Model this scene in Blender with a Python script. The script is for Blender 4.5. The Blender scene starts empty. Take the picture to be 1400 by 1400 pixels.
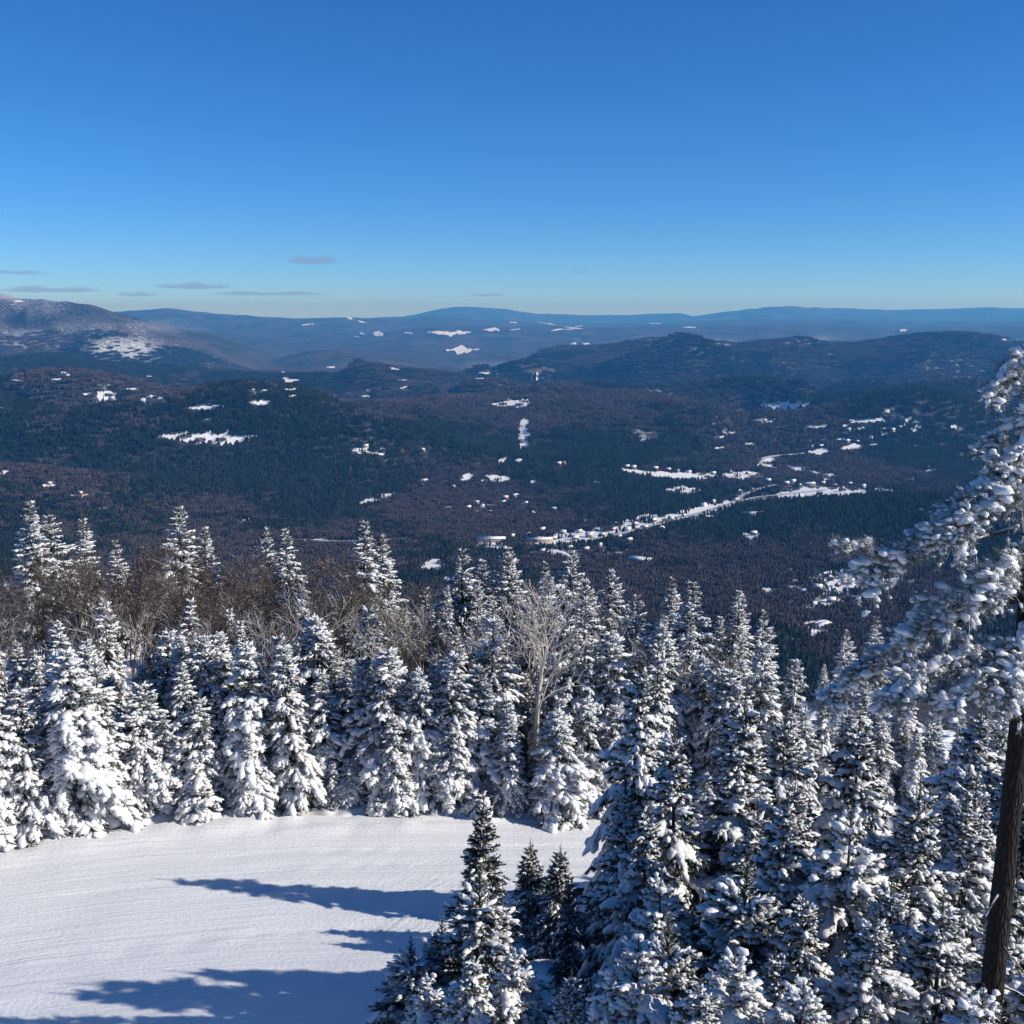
import bpy, math, random
import numpy as np
R = math.radians
rng = np.random.default_rng(7)
random.seed(7)
scene = bpy.context.scene
col = scene.collection

# ------------------------------------------------------------------ camera
PITCH = 10.3
FPX = 1500.0                     # focal length in pixels of the 1400 px photograph
cam = bpy.data.cameras.new('camera')
cam.sensor_width = 36.0
cam.lens = 36.0 * FPX / 1400.0
cam.clip_start = 0.1
cam.clip_end = 200000.0
camo = bpy.data.objects.new('camera', cam)
camo.location = (0, 0, 0)
camo.rotation_euler = (R(90 - PITCH), 0, 0)
col.objects.link(camo)
scene.camera = camo

# ------------------------------------------------------------------ sky and sun
SUN_EL = 28.5
SUN_AZ = 101.0                   # clockwise from +Y (view direction): on the right, a little behind
world = bpy.data.worlds.new('World')
scene.world = world
world.use_nodes = True
wn = world.node_tree
bg = wn.nodes['Background']
sky = wn.nodes.new('ShaderNodeTexSky')
sky.sky_type = 'NISHITA'
sky.sun_disc = False
sky.sun_elevation = R(SUN_EL)
sky.sun_rotation = R(SUN_AZ)
sky.altitude = 3000
sky.air_density = 1.0
sky.dust_density = 0.0
sky.ozone_density = 10.0
hs = wn.nodes.new('ShaderNodeHueSaturation')
hs.inputs['Saturation'].default_value = 1.09
wn.links.new(sky.outputs[0], hs.inputs['Color'])
wn.links.new(hs.outputs[0], bg.inputs[0])
bg.inputs[1].default_value = 0.125
sl = bpy.data.lights.new('sun', 'SUN')
sl.energy = 5.0
sl.angle = R(0.53)
sl.color = (1.0, 0.95, 0.87)
so = bpy.data.objects.new('sun', sl)
so.rotation_euler = (R(90 - SUN_EL), 0, R(180 - SUN_AZ))
col.objects.link(so)
vs = scene.view_settings
vs.view_transform = 'Standard'
vs.look = 'None'
vs.exposure = 0.1
vs.gamma = 1.0
vs.use_curve_mapping = False
scene.cycles.volume_bounces = 0
scene.cycles.max_bounces = 6
scene.cycles.diffuse_bounces = 2
scene.cycles.transparent_max_bounces = 8

SUN_H = np.array([math.sin(R(SUN_AZ)), math.cos(R(SUN_AZ))])

# ------------------------------------------------------------------ helpers
def ray(px, py):
    p = R(PITCH)
    u = (np.asarray(px, float) - 700) / FPX
    v = (700 - np.asarray(py, float)) / FPX
    return u, math.cos(p) + v * math.sin(p), -math.sin(p) + v * math.cos(p)

def hash2(ix, iy, seed):
    h = (ix.astype(np.int64) * 374761393 + iy.astype(np.int64) * 668265263 + seed * 1442695041) & 0xffffffff
    h = ((h ^ (h >> 13)) * 1274126177) & 0xffffffff
    return ((h ^ (h >> 16)) & 0xffff) / 65535.0

def vnoise(x, y, seed=0):
    ix = np.floor(x); iy = np.floor(y)
    fx = x - ix; fy = y - iy
    fx = fx * fx * (3 - 2 * fx); fy = fy * fy * (3 - 2 * fy)
    ix = ix.astype(np.int64); iy = iy.astype(np.int64)
    a = hash2(ix, iy, seed); b = hash2(ix + 1, iy, seed)
    c = hash2(ix, iy + 1, seed); d = hash2(ix + 1, iy + 1, seed)
    return (a * (1 - fx) + b * fx) * (1 - fy) + (c * (1 - fx) + d * fx) * fy - 0.5

def fbm(x, y, seed=0, octv=4):
    s = 0; a = 1.0
    for k in range(octv):
        s = s + a * vnoise(x * 2 ** k + 13.7 * k, y * 2 ** k - 7.1 * k, seed + k)
        a *= 0.5
    return s

def sstep(a, b, x):
    t = np.clip((x - a) / (b - a), 0, 1)
    return t * t * (3 - 2 * t)

def make_mesh(name, v, f, mats, smooth=False, mi=None):
    v = np.asarray(v, np.float32); f = np.asarray(f, np.int32)
    k = f.shape[1]
    me = bpy.data.meshes.new(name)
    me.vertices.add(len(v)); me.vertices.foreach_set('co', v.ravel())
    me.loops.add(f.size); me.loops.foreach_set('vertex_index', f.ravel())
    me.polygons.add(len(f))
    me.polygons.foreach_set('loop_start', np.arange(0, f.size, k, dtype=np.int32))
    if smooth:
        me.polygons.foreach_set('use_smooth', np.ones(len(f), bool))
    for m in (mats if isinstance(mats, (list, tuple)) else [mats]):
        me.materials.append(m)
    if mi is not None:
        me.polygons.foreach_set('material_index', np.asarray(mi, np.int32))
    me.update(calc_edges=True)
    return me

def obj(name, me, parent=None, loc=(0, 0, 0)):
    o = bpy.data.objects.new(name, me)
    o.location = loc
    o.parent = parent
    col.objects.link(o)
    return o

def tag(o, label=None, cat=None, group=None, kind=None):
    if label: o['label'] = label
    if cat: o['category'] = cat
    if group: o['group'] = group
    if kind: o['kind'] = kind
    return o

def stamp(tv, tf, M, T):
    """copies of one template: M (n,3,3) with basis vectors as rows, T (n,3)"""
    n = len(T); k = len(tv)
    v = np.einsum('ki,nij->nkj', tv, M) + T[:, None, :]
    f = tf[None] + (np.arange(n) * k)[:, None, None]
    return v.reshape(-1, 3), f.reshape(-1, tf.shape[1])

def cat_mesh(parts):
    vs_, fs_, o = [], [], 0
    for v, f in parts:
        if len(v) == 0: continue
        vs_.append(v); fs_.append(f + o); o += len(v)
    return np.concatenate(vs_), np.concatenate(fs_)

def norm(a):
    return a / np.maximum(np.linalg.norm(a, axis=-1, keepdims=True), 1e-9)

def frames(d, roll=None):
    """rows: d, side, up for each direction"""
    d = norm(d)
    up = np.tile(np.array([0, 0, 1.0]), (len(d), 1))
    up[np.abs(d[:, 2]) > 0.97] = (1, 0, 0)
    s = norm(np.cross(up, d)); u = np.cross(d, s)
    if roll is not None:
        c = np.cos(roll)[:, None]; q = np.sin(roll)[:, None]
        s, u = s * c + u * q, u * c - s * q
    return np.stack([d, s, u], 1)

def tube(pts, rad, n=6):
    pts = np.asarray(pts, float); rad = np.asarray(rad, float)
    t = np.gradient(pts, axis=0)
    F = frames(t)
    a = np.arange(n) * 2 * math.pi / n
    ring = np.cos(a)[None, :, None] * F[:, 1][:, None] + np.sin(a)[None, :, None] * F[:, 2][:, None]
    v = pts[:, None] + ring * rad[:, None, None]
    m = len(pts); f = []
    for i in range(m - 1):
        for j in range(n):
            a0 = i * n + j; a1 = i * n + (j + 1) % n
            f.append((a0, a1, a1 + n)); f.append((a0, a1 + n, a0 + n))
    return v.reshape(-1, 3), np.array(f)

# ------------------------------------------------------------------ materials
def mat(name):
    m = bpy.data.materials.new(name); m.use_nodes = True
    nt = m.node_tree
    return m, nt, nt.nodes['Principled BSDF']

def nd(nt, t, **kw):
    n = nt.nodes.new(t)
    for k, v in kw.items(): setattr(n, k, v)
    return n

def noise(nt, scale, detail=4, vec=None, rough=0.55):
    n = nd(nt, 'ShaderNodeTexNoise')
    n.inputs['Scale'].default_value = scale; n.inputs['Detail'].default_value = detail
    n.inputs['Roughness'].default_value = rough
    if vec is not None: nt.links.new(vec, n.inputs['Vector'])
    return n.outputs['Fac']

def ramp(nt, fac, stops):
    r = nd(nt, 'ShaderNodeValToRGB')
    e = r.color_ramp.elements
    while len(e) < len(stops): e.new(0.5)
    for k, (p, c) in enumerate(stops):
        e[k].position = p; e[k].color = (*c, 1) if len(c) == 3 else c
    nt.links.new(fac, r.inputs[0])
    return r.outputs[0]

def mixc(nt, fac, a, b):
    m = nd(nt, 'ShaderNodeMix', data_type='RGBA')
    for s, v in ((m.inputs[0], fac), (m.inputs[6], a), (m.inputs[7], b)):
        if isinstance(v, (int, float)): s.default_value = v
        elif isinstance(v, tuple): s.default_value = (*v, 1)
        else: nt.links.new(v, s)
    return m.outputs[2]

def math_(nt, op, a, b=None, clamp=False):
    m = nd(nt, 'ShaderNodeMath', operation=op); m.use_clamp = clamp
    for s, v in ((m.inputs[0], a), (m.inputs[1], b)):
        if v is None: continue
        if isinstance(v, (int, float)): s.default_value = v
        else: nt.links.new(v, s)
    return m.outputs[0]

def bump(nt, b, h, strength, dist):
    n = nd(nt, 'ShaderNodeBump')
    n.inputs['Strength'].default_value = strength; n.inputs['Distance'].default_value = dist
    nt.links.new(h, n.inputs['Height']); nt.links.new(n.outputs[0], b.inputs['Normal'])

def geo(nt, out='Position'):
    return nd(nt, 'ShaderNodeNewGeometry').outputs[out]

SNOW = (0.86, 0.86, 0.86)

def snow_material(name, sc, dist, strength=0.6):
    m, nt, b = mat(name)
    p = geo(nt)
    b.inputs['Roughness'].default_value = 0.65
    b.inputs['Specular IOR Level'].default_value = 0.25
    nt.links.new(mixc(nt, noise(nt, sc * 0.3, 2, p), (0.82, 0.82, 0.825), (0.88, 0.88, 0.87)), b.inputs['Base Color'])
    bump(nt, b, noise(nt, sc, 5, p, 0.65), strength, dist)
    return m
M_snow = snow_material('snow_on_boughs', 9.0, 0.06, 0.8)
M_field = snow_material('snow_field', 0.08, 1.0, 0.3)
M_roof = snow_material('snow_roof', 1.0, 0.05)

def frosted(name, base, base2, lo, hi, rough=0.8, sc=7.0, amount=1.0):
    """bark or needles with snow lying on whatever faces up"""
    m, nt, b = mat(name)
    p = geo(nt)
    sep = nd(nt, 'ShaderNodeSeparateXYZ'); nt.links.new(geo(nt, 'Normal'), sep.inputs[0])
    nz = math_(nt, 'ADD', sep.outputs[2], math_(nt, 'MULTIPLY', math_(nt, 'SUBTRACT', noise(nt, sc, 4, p), 0.5), 1.6))
    mr = nd(nt, 'ShaderNodeMapRange'); mr.inputs[1].default_value = lo; mr.inputs[2].default_value = hi
    mr.inputs[4].default_value = amount
    nt.links.new(nz, mr.inputs[0])
    c0 = mixc(nt, noise(nt, sc * 0.4, 3, p), base, base2)
    nt.links.new(mixc(nt, mr.outputs[0], c0, SNOW), b.inputs['Base Color'])
    b.inputs['Roughness'].default_value = rough
    b.inputs['Specular IOR Level'].default_value = 0.2
    return m, nt, b
M_needle, _, _ = frosted('spruce_needles', (0.022, 0.034, 0.016), (0.045, 0.052, 0.026), 0.36, 1.05, sc=6.0, amount=0.85)
M_pine, _, _ = frosted('pine_needles', (0.04, 0.05, 0.03), (0.10, 0.10, 0.075), -0.1, 0.75, sc=9.0, amount=0.9)
M_bark, nt_, b_ = frosted('spruce_bark', (0.05, 0.038, 0.03), (0.10, 0.08, 0.065), 0.75, 1.1, sc=6.0)
M_pinebark, nt_, b_ = frosted('pine_bark', (0.018, 0.015, 0.014), (0.062, 0.050, 0.043), 0.72, 1.05, sc=16.0)
_v = nd(nt_, 'ShaderNodeTexVoronoi'); _v.inputs['Scale'].default_value = 26.0
_mp = nd(nt_, 'ShaderNodeMapping'); _mp.inputs['Scale'].default_value = (1, 1, 0.28)
nt_.links.new(geo(nt_), _mp.inputs[0]); nt_.links.new(_mp.outputs[0], _v.inputs['Vector'])
bump(nt_, b_, _v.outputs['Distance'], 1.0, 0.06)
_bc = [l for l in nt_.links if l.to_socket == b_.inputs['Base Color']][0].from_socket
nt_.links.new(mixc(nt_, ramp(nt_, _v.outputs['Distance'], [(0.15, (0, 0, 0)), (0.62, (1, 1, 1))]), _bc, (0.012, 0.010, 0.009)), b_.inputs['Base Color'])
M_brown, _, _ = frosted('brown_twigs', (0.062, 0.044, 0.033), (0.115, 0.082, 0.062), 0.5, 1.0, sc=2.5, amount=0.85)
M_birch, _, _ = frosted('pale_birch_bark', (0.20, 0.17, 0.15), (0.36, 0.32, 0.28), 0.3, 0.9, sc=3.0)
M_birchwhite, _, _ = frosted('white_birch_bark', (0.42, 0.37, 0.31), (0.60, 0.54, 0.46), 0.5, 1.0, sc=5.0)
M_limb, _, _ = frosted('dark_limb', (0.03, 0.022, 0.02), (0.06, 0.045, 0.04), 0.55, 0.95, sc=6.0)

# ------------------------------------------------------------------ terrain height
prof_r = np.array([-20, 0, 4, 9, 14, 20, 25, 28, 32, 40, 46, 55, 70, 90, 110, 150, 200, 400, 700, 1000, 1300, 1700, 2500, 3500, 5000, 8000, 12000, 18000, 26000, 45000.])
prof_z = np.array([2, -5, -7, -10.0, -13.2, -16.0, -17.8, -18.7, -19.5, -20.7, -21.3, -22.0, -24.2, -30, -41, -68, -100, -215, -340, -420, -458, -480, -486, -495, -530, -545, -520, -430, -330, -262.])

FE = np.array([(-60, 6), (-45, 19), (-36, 27.5), (-28, 33.6), (-23.5, 36.7), (-19.5, 39.2), (-14, 41.2), (-7.7, 42.6), (3.5, 43.4), (14, 43.8), (30, 43.2), (60, 41)])   # far edge of the trail
NE = np.array([(-60, -20), (-20, 2), (-8, 14), (-4.2, 22), (-2.8, 28), (-1.2, 33.2), (3, 36), (12, 36.6), (30, 35.5), (60, 33)])   # near edge
def edge_far(x): return np.interp(x, FE[:, 0], FE[:, 1])
def edge_near(x): return np.interp(x, NE[:, 0], NE[:, 1])

def base_profile(r):
    return np.interp(r, prof_r, prof_z)

def near_z(x, y):
    """hillside under the photographer, without fine relief"""
    r = np.hypot(x, y)
    d = np.where(y > 0, 0.45 * r + 0.55 * y, y)      # contour lines a bit straighter than circles
    z = np.interp(d, prof_r, prof_z)
    z = z - 0.05 * x * sstep(25, 45, d) * (1 - sstep(300, 800, r))
    z = z - 0.075 * np.clip(x, 0, 70) * sstep(46, 80, d) * (1 - sstep(300, 800, r))
    return z

# crest lines of the hills: distance, front width, back width, [(px, py)...]
HILLS = [
    (36000, 4500, 6000, [(400, 440), (480, 436), (560, 432), (600, 423), (640, 418), (690, 422), (740, 429), (800, 431), (860, 431), (920, 428), (940, 432), (1000, 424), (1050, 419), (1120, 421), (1200, 423), (1280, 422), (1330, 420), (1400, 421), (1600, 428)]),
    (25000, 4500, 4000, [(-200, 420), (100, 426), (180, 427), (240, 423), (290, 426), (340, 430), (400, 434), (480, 433), (560, 435), (600, 432), (650, 437), (720, 441), (800, 444), (900, 441), (1000, 436), (1060, 437), (1150, 437), (1250, 440), (1400, 437), (1600, 437)]),
    (18000, 2500, 3500, [(480, 452), (600, 446), (700, 449), (850, 448), (950, 447), (1050, 444), (1150, 447), (1250, 450), (1400, 447), (1600, 450)]),
    (12500, 3000, 3000, [(-250, 400), (-60, 392), (0, 395), (22, 401), (50, 410), (80, 408), (112, 412), (150, 421), (190, 430), (230, 443), (280, 455), (340, 466), (400, 478)]),
    (10600, 1300, 1500, [(60, 474), (120, 456), (190, 452), (250, 456), (300, 470), (360, 482)]),
    (9600, 800, 900, [(95, 494), (115, 482), (135, 468), (165, 461), (195, 466), (215, 482), (235, 494)]),
    (12000, 1200, 900, [(350, 492), (400, 483), (470, 474), (510, 480), (560, 487), (620, 494)]),
    (8600, 1500, 1100, [(660, 500), (700, 486), (740, 476), (790, 470), (830, 465), (880, 458), (930, 454), (960, 461), (1000, 466), (1040, 463), (1090, 460), (1110, 465), (1150, 470), (1200, 464), (1260, 458), (1310, 457), (1370, 465), (1400, 470), (1500, 480), (1650, 480)]),
    (7400, 900, 500, [(-150, 500), (0, 498), (90, 492), (170, 497), (260, 503), (340, 512), (420, 516), (500, 520)]),
    (5800, 450, 320, [(600, 545), (640, 533), (685, 526), (720, 535), (750, 543)]),
    (5700, 800, 420, [(1060, 565), (1130, 546), (1180, 531), (1250, 521), (1320, 519), (1400, 520), (1600, 525)]),
    (4700, 850, 420, [(420, 585), (480, 571), (560, 556), (600, 547), (660, 549), (750, 545), (850, 537), (900, 540), (960, 555), (1000, 572), (1050, 592), (1090, 612)]),
    (4300, 500, 330, [(-150, 596), (0, 590), (120, 584), (250, 580), (360, 590), (450, 604)]),
    (2650, 380, 220, [(880, 738), (960, 716), (1050, 700), (1150, 690), (1300, 684), (1450, 690), (1600, 700)]),
    (1980, 150, 180, [(1120, 842), (1160, 820), (1210, 808), (1270, 806), (1340, 812), (1420, 818)]),
    (1560, 130, 200, [(960, 850), (1030, 846), (1080, 868), (1130, 892), (1220, 902), (1400, 905)]),
]

kr = np.random.default_rng(77)
KNOLLS = []                       # low rolling hills between the crest lines
for _ in range(150):
    kpx = kr.uniform(-150, 1550); kR = 2500 * (9500 / 2500) ** kr.uniform(0, 1)
    if kpx > 560 and kR < 4300: continue
    if kpx <= 560 and kR < 3000: continue
    ka_ = math.atan2((kpx - 700) / FPX, math.cos(R(PITCH)))
    KNOLLS.append((kR * math.sin(ka_), kR * math.cos(ka_), kr.uniform(.4, 1) * (38 + kR * .011), kr.uniform(320, 650), kr.uniform(170, 300), kr.uniform(-.9, .9)))

def terrain(x, y):
    r = np.hypot(x, y)
    az = np.arctan2(x, np.maximum(y, 1e-3) * 0 + y)
    px = 700 + FPX * np.tan(np.clip(az, -1.2, 1.2)) * math.cos(R(PITCH))
    z = near_z(x, y)
    zf = base_profile(r)
    w = sstep(300, 800, r)
    z = z * (1 - w) + zf * w
    # hills
    acc = np.zeros_like(z); crest_w = np.zeros_like(z)
    for (Rk, wf, wb, crest) in HILLS:
        c = np.array(crest, float)
        u, dy, dz = ray(c[:, 0], c[:, 1])
        zc = Rk * dz / np.hypot(u, dy)
        A = np.maximum(zc - base_profile(Rk), 2.0)
        hgt = np.interp(px, c[:, 0], A)
        span = min(110.0, 0.3 * (c[-1, 0] - c[0, 0]))
        hgt = hgt * sstep(c[0, 0] - span * .4, c[0, 0] + span, px) * (1 - sstep(c[-1, 0] - span, c[-1, 0] + span * .4, px))
        dr = r - Rk * (1 + 0.03 * np.sin(px * 0.013 + Rk))
        ww = np.where(dr < 0, wf, wb)
        bell = np.exp(-(dr / ww) ** 2)
        acc = acc + (hgt * bell) ** 4
        crest_w = np.maximum(crest_w, bell ** 2 * sstep(20, 60, hgt))
    acc = acc ** 0.25
    z = z + acc
    # relief: ravines and knolls
    amp = sstep(900, 3000, r)
    e = fbm(x / 1500, y / 1500, 3, 4) * (26 + 0.45 * acc)
    e = e + fbm(x / 420, y / 420, 11, 3) * (12 + 0.26 * acc)
    k = np.clip(1 - np.abs(fbm(x / 900 + 0.3, y / 900, 23, 3)) * 3.2, 0, 1)
    e = e - k * (6 + 0.32 * acc)
    z = z + e * amp * (1 - 0.78 * crest_w)
    for (kx, ky, kh, ka, kb, kt) in KNOLLS:
        sel = (np.abs(x - kx) < 3 * ka) & (np.abs(y - ky) < 3 * ka)
        if not np.any(sel): continue
        dx = x[sel] - kx; dy_ = y[sel] - ky
        p_ = dx * math.cos(kt) + dy_ * math.sin(kt); q_ = -dx * math.sin(kt) + dy_ * math.cos(kt)
        z[sel] += kh * np.exp(-(p_ / ka) ** 2 - (q_ / kb) ** 2) * (1 - 0.85 * crest_w[sel])
    return z

# fine relief of the hillside near the trail
def near_detail(x, y):
    r = np.hypot(x, y)
    off_trail = 1 - sstep(-1.2, 0.4, np.minimum(edge_far(x) - y, y - edge_near(x)))
    return (1 - sstep(150, 260, r)) * off_trail * (0.25 + 0.5 * (fbm(x / 2.2, y / 2.2, 41, 4)) + 0.35 * vnoise(x / 0.7, y / 0.7, 42))

AZ = np.concatenate([np.linspace(-100, -33, 46)[:-1], np.linspace(-33, 33, 440), np.linspace(33, 100, 46)[1:]]) * math.pi / 180
RR = np.concatenate([np.linspace(0.5, 12, 14)[:-1], 12 * (44000 / 12) ** np.linspace(0, 1, 500)])
GA, GR = np.meshgrid(AZ, RR, indexing='ij')
GX = GR * np.sin(GA); GY = GR * np.cos(GA)
GZ = terrain(GX, GY) + near_detail(GX, GY)
on_trail = sstep(-0.4, 0.8, np.minimum(edge_far(GX) - GY, GY - edge_near(GX))) * (GR < 120)
GZ = GZ - 0.35 * on_trail                       # the groomed sheet lies on top here

def th(x, y):
    """height of the built sheet"""
    x = np.atleast_1d(np.asarray(x, float)); y = np.atleast_1d(np.asarray(y, float))
    a = np.arctan2(x, y); r = np.hypot(x, y)
    i = np.clip(np.searchsorted(AZ, a) - 1, 0, len(AZ) - 2); j = np.clip(np.searchsorted(RR, r) - 1, 0, len(RR) - 2)
    fa = np.clip((a - AZ[i]) / (AZ[i + 1] - AZ[i]), 0, 1); fr = np.clip((r - RR[j]) / (RR[j + 1] - RR[j]), 0, 1)
    return (GZ[i, j] * (1 - fa) + GZ[i + 1, j] * fa) * (1 - fr) + (GZ[i, j + 1] * (1 - fa) + GZ[i + 1, j + 1] * fa) * fr

def hit(px, py, rmin=900.0):
    """where the sight line of a pixel meets the terrain (first hit beyond rmin)"""
    u, dy, dz = ray(px, py)
    h = np.hypot(u, dy)
    rs = rmin * (43000 / rmin) ** np.linspace(0, 1, 1500)
    x = rs * u / h; y = rs * dy / h
    below = rs * dz / h <= th(x, y)
    k = int(np.argmax(below)) if below.any() else len(rs) - 1
    return float(x[k]), float(y[k]), float(rs[k])

# where the photograph shows thin or frosted woods on ledges and summits: (px, py, half width, half height, amount)
FROST = [(165, 478, 56, 17, .9), (15, 402, 40, 10, 0.8), (50, 415, 40, 16, 0.45), (35, 455, 30, 7, 0.7), (20, 472, 50, 8, 0.5),
         (120, 448, 50, 10, 0.4), (215, 447, 60, 10, 0.35), (905, 472, 40, 12, 0.6), (940, 468, 18, 6, 0.6), (990, 469, 25, 6, 0.55), (1085, 470, 26, 7, 0.5), (860, 488, 50, 10, 0.28),
         (1290, 505, 70, 14, 0.35), (900, 543, 28, 9, 0.75), (875, 604, 36, 11, 0.8), (985, 590, 18, 6, 0.6), (1017, 593, 10, 4, 0.5), (740, 517, 25, 8, 0.35), (690, 535, 30, 8, 0.3),
         (1120, 463, 24, 5, 0.4), (145, 543, 18, 10, 0.7), (350, 551, 26, 8, 0.6), (320, 540, 60, 8, 0.45), (665, 500, 40, 8, 0.3), (240, 590, 60, 14, 0.25), (505, 612, 30, 10, 0.3), (30, 630, 60, 8, 0.25),
         (155, 690, 30, 8, 0.3), (705, 715, 60, 14, 0.2), (800, 765, 70, 16, 0.5), (870, 750, 60, 18, 0.55), (960, 715, 60, 12, 0.5), (1120, 800, 50, 26, 0.5), (1100, 830, 60, 24, 0.45), (1080, 680, 120, 14, 0.45), (1200, 590, 90, 12, 0.25), (1090, 870, 50, 14, 0.3), (480, 740, 90, 8, 0.3)]
d_ = np.hypot(GR, GZ)
def project(x, y, z):
    p = R(PITCH)
    dep = y * math.cos(p) - z * math.sin(p)
    dep = np.where(dep > 0.1, dep, 0.1)
    up = y * math.sin(p) + z * math.cos(p)
    return 700 + FPX * x / dep, 700 - FPX * up / dep
PX, PY = project(GX, GY, GZ)
frost = np.zeros_like(GZ)
for (fx, fy, hw, hh, am) in FROST:
    q = ((PX - fx) / hw) ** 2 + ((PY - fy) / hh) ** 2
    frost = np.maximum(frost, am * np.exp(-q ** 1.5 * 0.9) * (GR > 900))
near_snow = 1 - sstep(230, 420, GR)

na, nr = GX.shape
idx = np.arange(na * nr).reshape(na, nr)
quads = np.stack([idx[:-1, :-1], idx[1:, :-1], idx[1:, 1:], idx[:-1, 1:]], -1).reshape(-1, 4)[:, ::-1]

m, nt, b = mat('winter_woods')
p = geo(nt)
brown = mixc(nt, noise(nt, 0.012, 5, p), (0.062, 0.053, 0.056), (0.11, 0.092, 0.092))
ever = mixc(nt, noise(nt, 0.02, 4, p), (0.014, 0.021, 0.018), (0.030, 0.038, 0.030))
sel = ramp(nt, noise(nt, 0.0022, 8, p, 0.7), [(0.40, (0, 0, 0)), (0.60, (1, 1, 1))])
c = mixc(nt, sel, brown, ever)
at = nd(nt, 'ShaderNodeAttribute', attribute_name='frost')
sp = ramp(nt, math_(nt, 'ADD', noise(nt, 0.035, 5, p, 0.7), math_(nt, 'MULTIPLY', at.outputs['Fac'], 0.34)), [(0.56, (0, 0, 0)), (0.82, (1, 1, 1))])
c = mixc(nt, math_(nt, 'MULTIPLY', sp, 0.8), c, (0.62, 0.64, 0.70))
an = nd(nt, 'ShaderNodeAttribute', attribute_name='near_snow')
c = mixc(nt, an.outputs['Fac'], c, SNOW)
nt.links.new(c, b.inputs['Base Color'])
b.inputs['Roughness'].default_value = 0.95
b.inputs['Specular IOR Level'].default_value = 0.05
bump(nt, b, noise(nt, 0.05, 4, p, 0.7), 1.0, 9.0)
M_terrain = m
me = make_mesh('ground', np.stack([GX, GY, GZ], -1).reshape(-1, 3), quads, M_terrain, True)
for nm, arr in (('frost', frost), ('near_snow', near_snow)):
    a = me.attributes.new(nm, 'FLOAT', 'POINT'); a.data.foreach_set('value', arr.ravel().astype(np.float32))
ground = tag(obj('ground', me), kind='structure')

# ------------------------------------------------------------------ ski trail
m, nt, b = mat('groomed_snow')
p = geo(nt)
b.inputs['Roughness'].default_value = 0.5
b.inputs['Specular IOR Level'].default_value = 0.3
uvn = nd(nt, 'ShaderNodeAttribute', attribute_name='along')
mp = nd(nt, 'ShaderNodeMapping'); mp.inputs['Scale'].default_value = (0.09, 2.6, 1.0)
nt.links.new(uvn.outputs['Vector'], mp.inputs[0])
streak = noise(nt, 1.0, 5, mp.outputs[0], 0.6)
mp2 = nd(nt, 'ShaderNodeMapping'); mp2.inputs['Scale'].default_value = (0.25, 9.0, 1.0)
nt.links.new(uvn.outputs['Vector'], mp2.inputs[0])
streak2 = noise(nt, 1.0, 3, mp2.outputs[0], 0.6)
nt.links.new(mixc(nt, streak, (0.81, 0.81, 0.81), (0.88, 0.88, 0.865)), b.inputs['Base Color'])
h = math_(nt, 'ADD', math_(nt, 'MULTIPLY', streak, 1.0), math_(nt, 'ADD', math_(nt, 'MULTIPLY', streak2, 0.6), math_(nt, 'MULTIPLY', noise(nt, 7.0, 5, p, 0.7), 0.55)))
bump(nt, b, h, 0.75, 0.09)
M_trail = m
xs = np.arange(-58, 58.01, 0.3)
ts = np.linspace(0, 1, 80)
TX, TT = np.meshgrid(xs, ts, indexing='ij')
TY = edge_near(TX) * (1 - TT) + edge_far(TX) * TT
along = (TY - edge_far(TX))
TZ = terrain(TX, TY) + 0.05 * fbm(TX / 3, TY / 3, 77, 3) + 0.035 * vnoise(TX * 0.1, along * 1.7, 78) + 0.24 * np.exp(-(np.minimum(TT, 1 - TT) * 12 / 0.7) ** 2) * (0.5 + 1.3 * fbm(TX / 1.1, TY / 1.1, 79, 3)) - 0.02
# a few ski tracks pressed into the surface
for (k, ph, amp_) in ((-3.2, 0.2, 0.6), (-5.5, 1.3, 0.9), (-8.1, 2.2, 1.1), (-10.4, 0.7, 0.8)):
    for dd in (0, 0.32):
        TZ -= 0.05 * np.exp(-((along - k - dd - amp_ * np.sin(TX * 0.16 + ph)) / 0.11) ** 2)
na, nr = TX.shape
idx = np.arange(na * nr).reshape(na, nr)
tq = np.stack([idx[:-1, :-1], idx[1:, :-1], idx[1:, 1:], idx[:-1, 1:]], -1).reshape(-1, 4)
me = make_mesh('ski_trail', np.stack([TX, TY, TZ], -1).reshape(-1, 3), tq, M_trail, True)
a = me.attributes.new('along', 'FLOAT_VECTOR', 'POINT')
a.data.foreach_set('vector', np.stack([TX, along, 0 * TX], -1).astype(np.float32).ravel())
tag(obj('ski_trail', me), kind='structure')

# ------------------------------------------------------------------ tree builders
def ico(sub):
    t = (1 + 5 ** 0.5) / 2
    v = [(-1, t, 0), (1, t, 0), (-1, -t, 0), (1, -t, 0), (0, -1, t), (0, 1, t), (0, -1, -t), (0, 1, -t), (t, 0, -1), (t, 0, 1), (-t, 0, -1), (-t, 0, 1)]
    f = [(0, 11, 5), (0, 5, 1), (0, 1, 7), (0, 7, 10), (0, 10, 11), (1, 5, 9), (5, 11, 4), (11, 10, 2), (10, 7, 6), (7, 1, 8), (3, 9, 4), (3, 4, 2), (3, 2, 6), (3, 6, 8), (3, 8, 9), (4, 9, 5), (2, 4, 11), (6, 2, 10), (8, 6, 7), (9, 8, 1)]
    v = [np.array(q) / np.linalg.norm(q) for q in v]
    for _ in range(sub):
        c = {}; nf = []
        def mid(a, b):
            k = (min(a, b), max(a, b))
            if k not in c:
                q = v[a] + v[b]; v.append(q / np.linalg.norm(q)); c[k] = len(v) - 1
            return c[k]
        for a, b_, d in f:
            ab, bd, da = mid(a, b_), mid(b_, d), mid(d, a)
            nf += [(a, ab, da), (b_, bd, ab), (d, da, bd), (ab, bd, da)]
        f = nf
    return np.array(v), np.array(f)
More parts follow.
